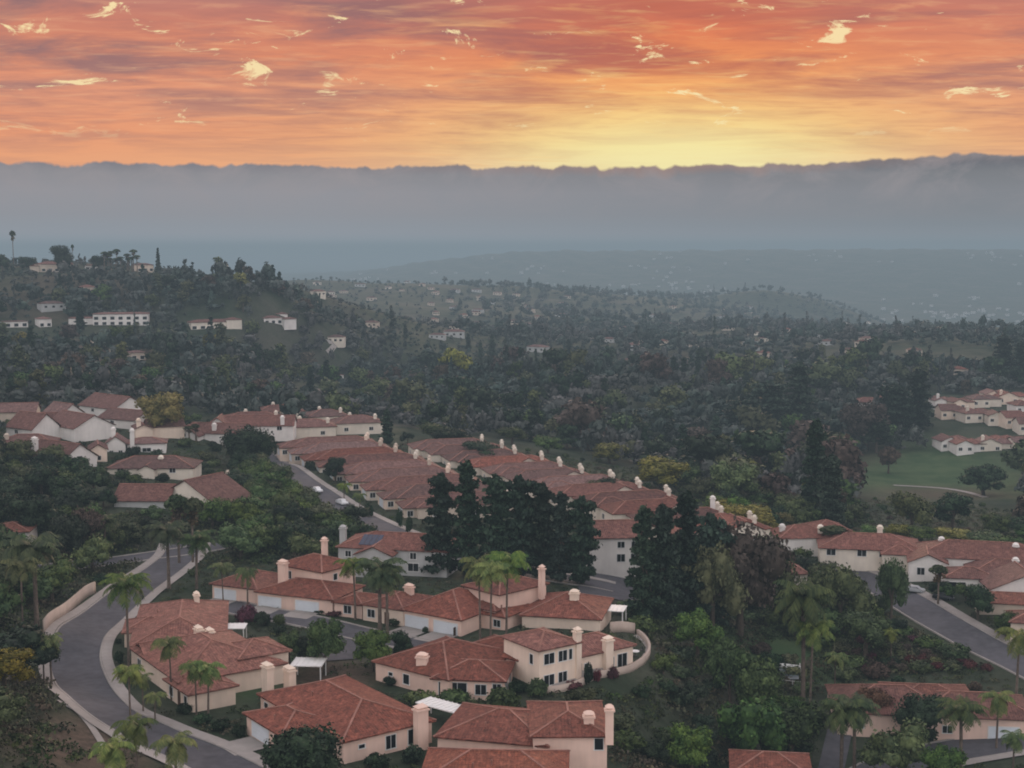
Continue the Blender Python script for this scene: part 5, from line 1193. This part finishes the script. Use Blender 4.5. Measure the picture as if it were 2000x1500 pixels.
gap = t.math('MULTIPLY', t.mr(t.noise(t.vmap(gv.outputs[0], (.42, 1.25, 1)), 1.0, 6, .64, .7), .605, .665), t.mr(el, 4.2, 5.4))
sky = t.mix(t.math('MULTIPLY', gap, .9), sky, s2l((255,232,176)))
glow = t.math('MULTIPLY', gauss(da, 5.2), gauss(t.math('SUBTRACT', el, 3.4), 1.7)); sky = t.mix(t.math('MULTIPLY', glow, .8), sky, s2l((255,240,172)))
# low bank of marine cloud on the horizon
n_az = t.new('ShaderNodeCombineXYZ'); t.put(n_az.inputs[0], az); t.put(n_az.inputs[1], t.math('MULTIPLY', el, .6))
bumps = t.math('ADD', t.math('MULTIPLY', t.noise(n_az.outputs[0], .38, 4, .55), .85), t.math('MULTIPLY', t.math('ABSOLUTE', t.math('SUBTRACT', t.noise(n_az.outputs[0], .75, 3, .5), .5)), -1.0)); big = t.noise(n_az.outputs[0], .12, 2, .5)
top = t.math('ADD', t.math('ADD', 3.22, t.math('MULTIPLY', t.math('SUBTRACT', bumps, .15), .8)), t.math('MULTIPLY', gauss(t.math('SUBTRACT', az, 19), 5.5), .30))
bank = t.mr(t.math('SUBTRACT', top, el), -.02, .085)
bcol = t.ramp(t.math('DIVIDE', t.math('MAXIMUM', el, 0.0), 4.0), [(e/4.0, s2l(c)) for e, c in ((0,(142,156,166)),(.2,(146,157,167)),(.42,(160,165,174)),(.65,(160,161,169)),(.95,(152,154,161)),(1.4,(150,148,153)),(2.3,(152,147,151)),(3.0,(140,134,136)),(3.4,(116,108,114)))])
bcol = t.mix(t.mr(az, -8, 18), t.mix(.35, bcol, s2l((150,152,159))), t.mix(.45, bcol, s2l((100,112,119))))
wis = t.noise(t.vmap(n_az.outputs[0], (.6, 1.6, 1)), .6, 5, .62, .6); bcol = t.mix(t.math('MULTIPLY', t.mr(wis, .42, .68, 0, .7), t.mr(el, 1.0, 3.0)), bcol, s2l((158,150,152)))
rim = t.math('MULTIPLY', t.math('MULTIPLY', t.mr(t.math('SUBTRACT', top, el), .45, 0.0), gauss(da, 9)), .38); bcol = t.mix(rim, bcol, s2l((196,140,110)))
sky = t.mix(bank, sky, bcol)
# overcast vault away from the sunset, and the physical sky through it
back = t.math('MULTIPLY', t.mr(t.math('ABSOLUTE', da), 45, 120), 1.0); sky = t.mix(back, sky, s2l((184,180,182)))
ns = t.new('ShaderNodeTexSky'); ns.sky_type = 'NISHITA'; ns.sun_disc = False; ns.sun_elevation = SUN_EL; ns.sun_rotation = SUN_AZ
nsc = t.new('ShaderNodeVectorMath', operation='SCALE'); t.put(nsc.inputs[0], ns.outputs[0]); nsc.inputs['Scale'].default_value = .08
sky = t.mix(t.math('MULTIPLY', t.mr(el, 10, 40), .25), sky, nsc.outputs[0])
gain = t.math('ADD', 1.0, t.math('MULTIPLY', t.math('MAXIMUM', t.mr(el, 12, 34), back), SKY_GAIN-1.0))
sg = t.new('ShaderNodeVectorMath', operation='SCALE'); t.put(sg.inputs[0], sky); t.put(sg.inputs['Scale'], gain)
t.put(bg.inputs['Color'], sg.outputs[0]); bg.inputs['Strength'].default_value = 1.0

ld = bpy.data.lights.new('sun', 'SUN'); ld.energy = 1.1; ld.angle = math.radians(12); ld.color = (1.0, .70, .46)
so = bpy.data.objects.new('sun', ld); C.objects.link(so)
from mathutils import Vector
el_ = math.radians(9); dv = Vector((math.sin(SUN_AZ)*math.cos(el_), math.cos(SUN_AZ)*math.cos(el_), math.sin(el_)))
so.rotation_euler = dv.to_track_quat('Z', 'Y').to_euler()
# evening haze: a layer of thin glowing air filling the valleys
b = MB(); b.obox((0,0), (1,0), (0,1), -22000, 22000, -3000, 45000, -400, HAZE_TOP); m, t, bs = mat('evening_haze'); m.node_tree.nodes.remove(bs)
out = [n for n in m.node_tree.nodes if n.type == 'OUTPUT_MATERIAL'][0]
ab = t.new('ShaderNodeVolumeAbsorption'); ab.inputs['Color'].default_value = c4(0,0,0); ab.inputs['Density'].default_value = HAZE
em = t.new('ShaderNodeEmission'); em.inputs['Color'].default_value = HAZE_COL; em.inputs['Strength'].default_value = HAZE
ad = t.new('ShaderNodeAddShader'); t.put(ad.inputs[0], ab.outputs[0]); t.put(ad.inputs[1], em.outputs[0]); t.put(out.inputs['Volume'], ad.outputs[0])
hz_o = b.build('haze', m); tag(hz_o, kind='structure')

cd = bpy.data.cameras.new('camera'); cd.sensor_width = 36; cd.lens = 36*F/2000; cd.clip_end = 90000; cd.clip_start = .5
co = bpy.data.objects.new('camera', cd); C.objects.link(co); co.location = (0, 0, H); co.rotation_euler = (math.pi/2-TH, 0, 0); SC.camera = co
SC.view_settings.view_transform = 'Standard'; SC.view_settings.look = 'None'; SC.view_settings.exposure = 0
cy = SC.cycles; cy.use_denoising = True; cy.max_bounces = 4; cy.diffuse_bounces = 2; cy.glossy_bounces = 2; cy.transparent_max_bounces = 6; cy.volume_bounces = 0
cy.filter_width = 1.9; wd.cycles.sampling_method = 'NONE'; cy.use_adaptive_sampling = True; cy.adaptive_threshold = .03; cy.adaptive_min_samples = 16
# prototypes never planted are removed with their parts
for k, p in list(PROTO.items()):
    if isinstance(p, bpy.types.Object) and k not in USED:
        for ch in list(p.children): bpy.data.objects.remove(ch)
        bpy.data.objects.remove(p)
for k, o in enumerate(FARH):
    if k not in used: bpy.data.objects.remove(o)
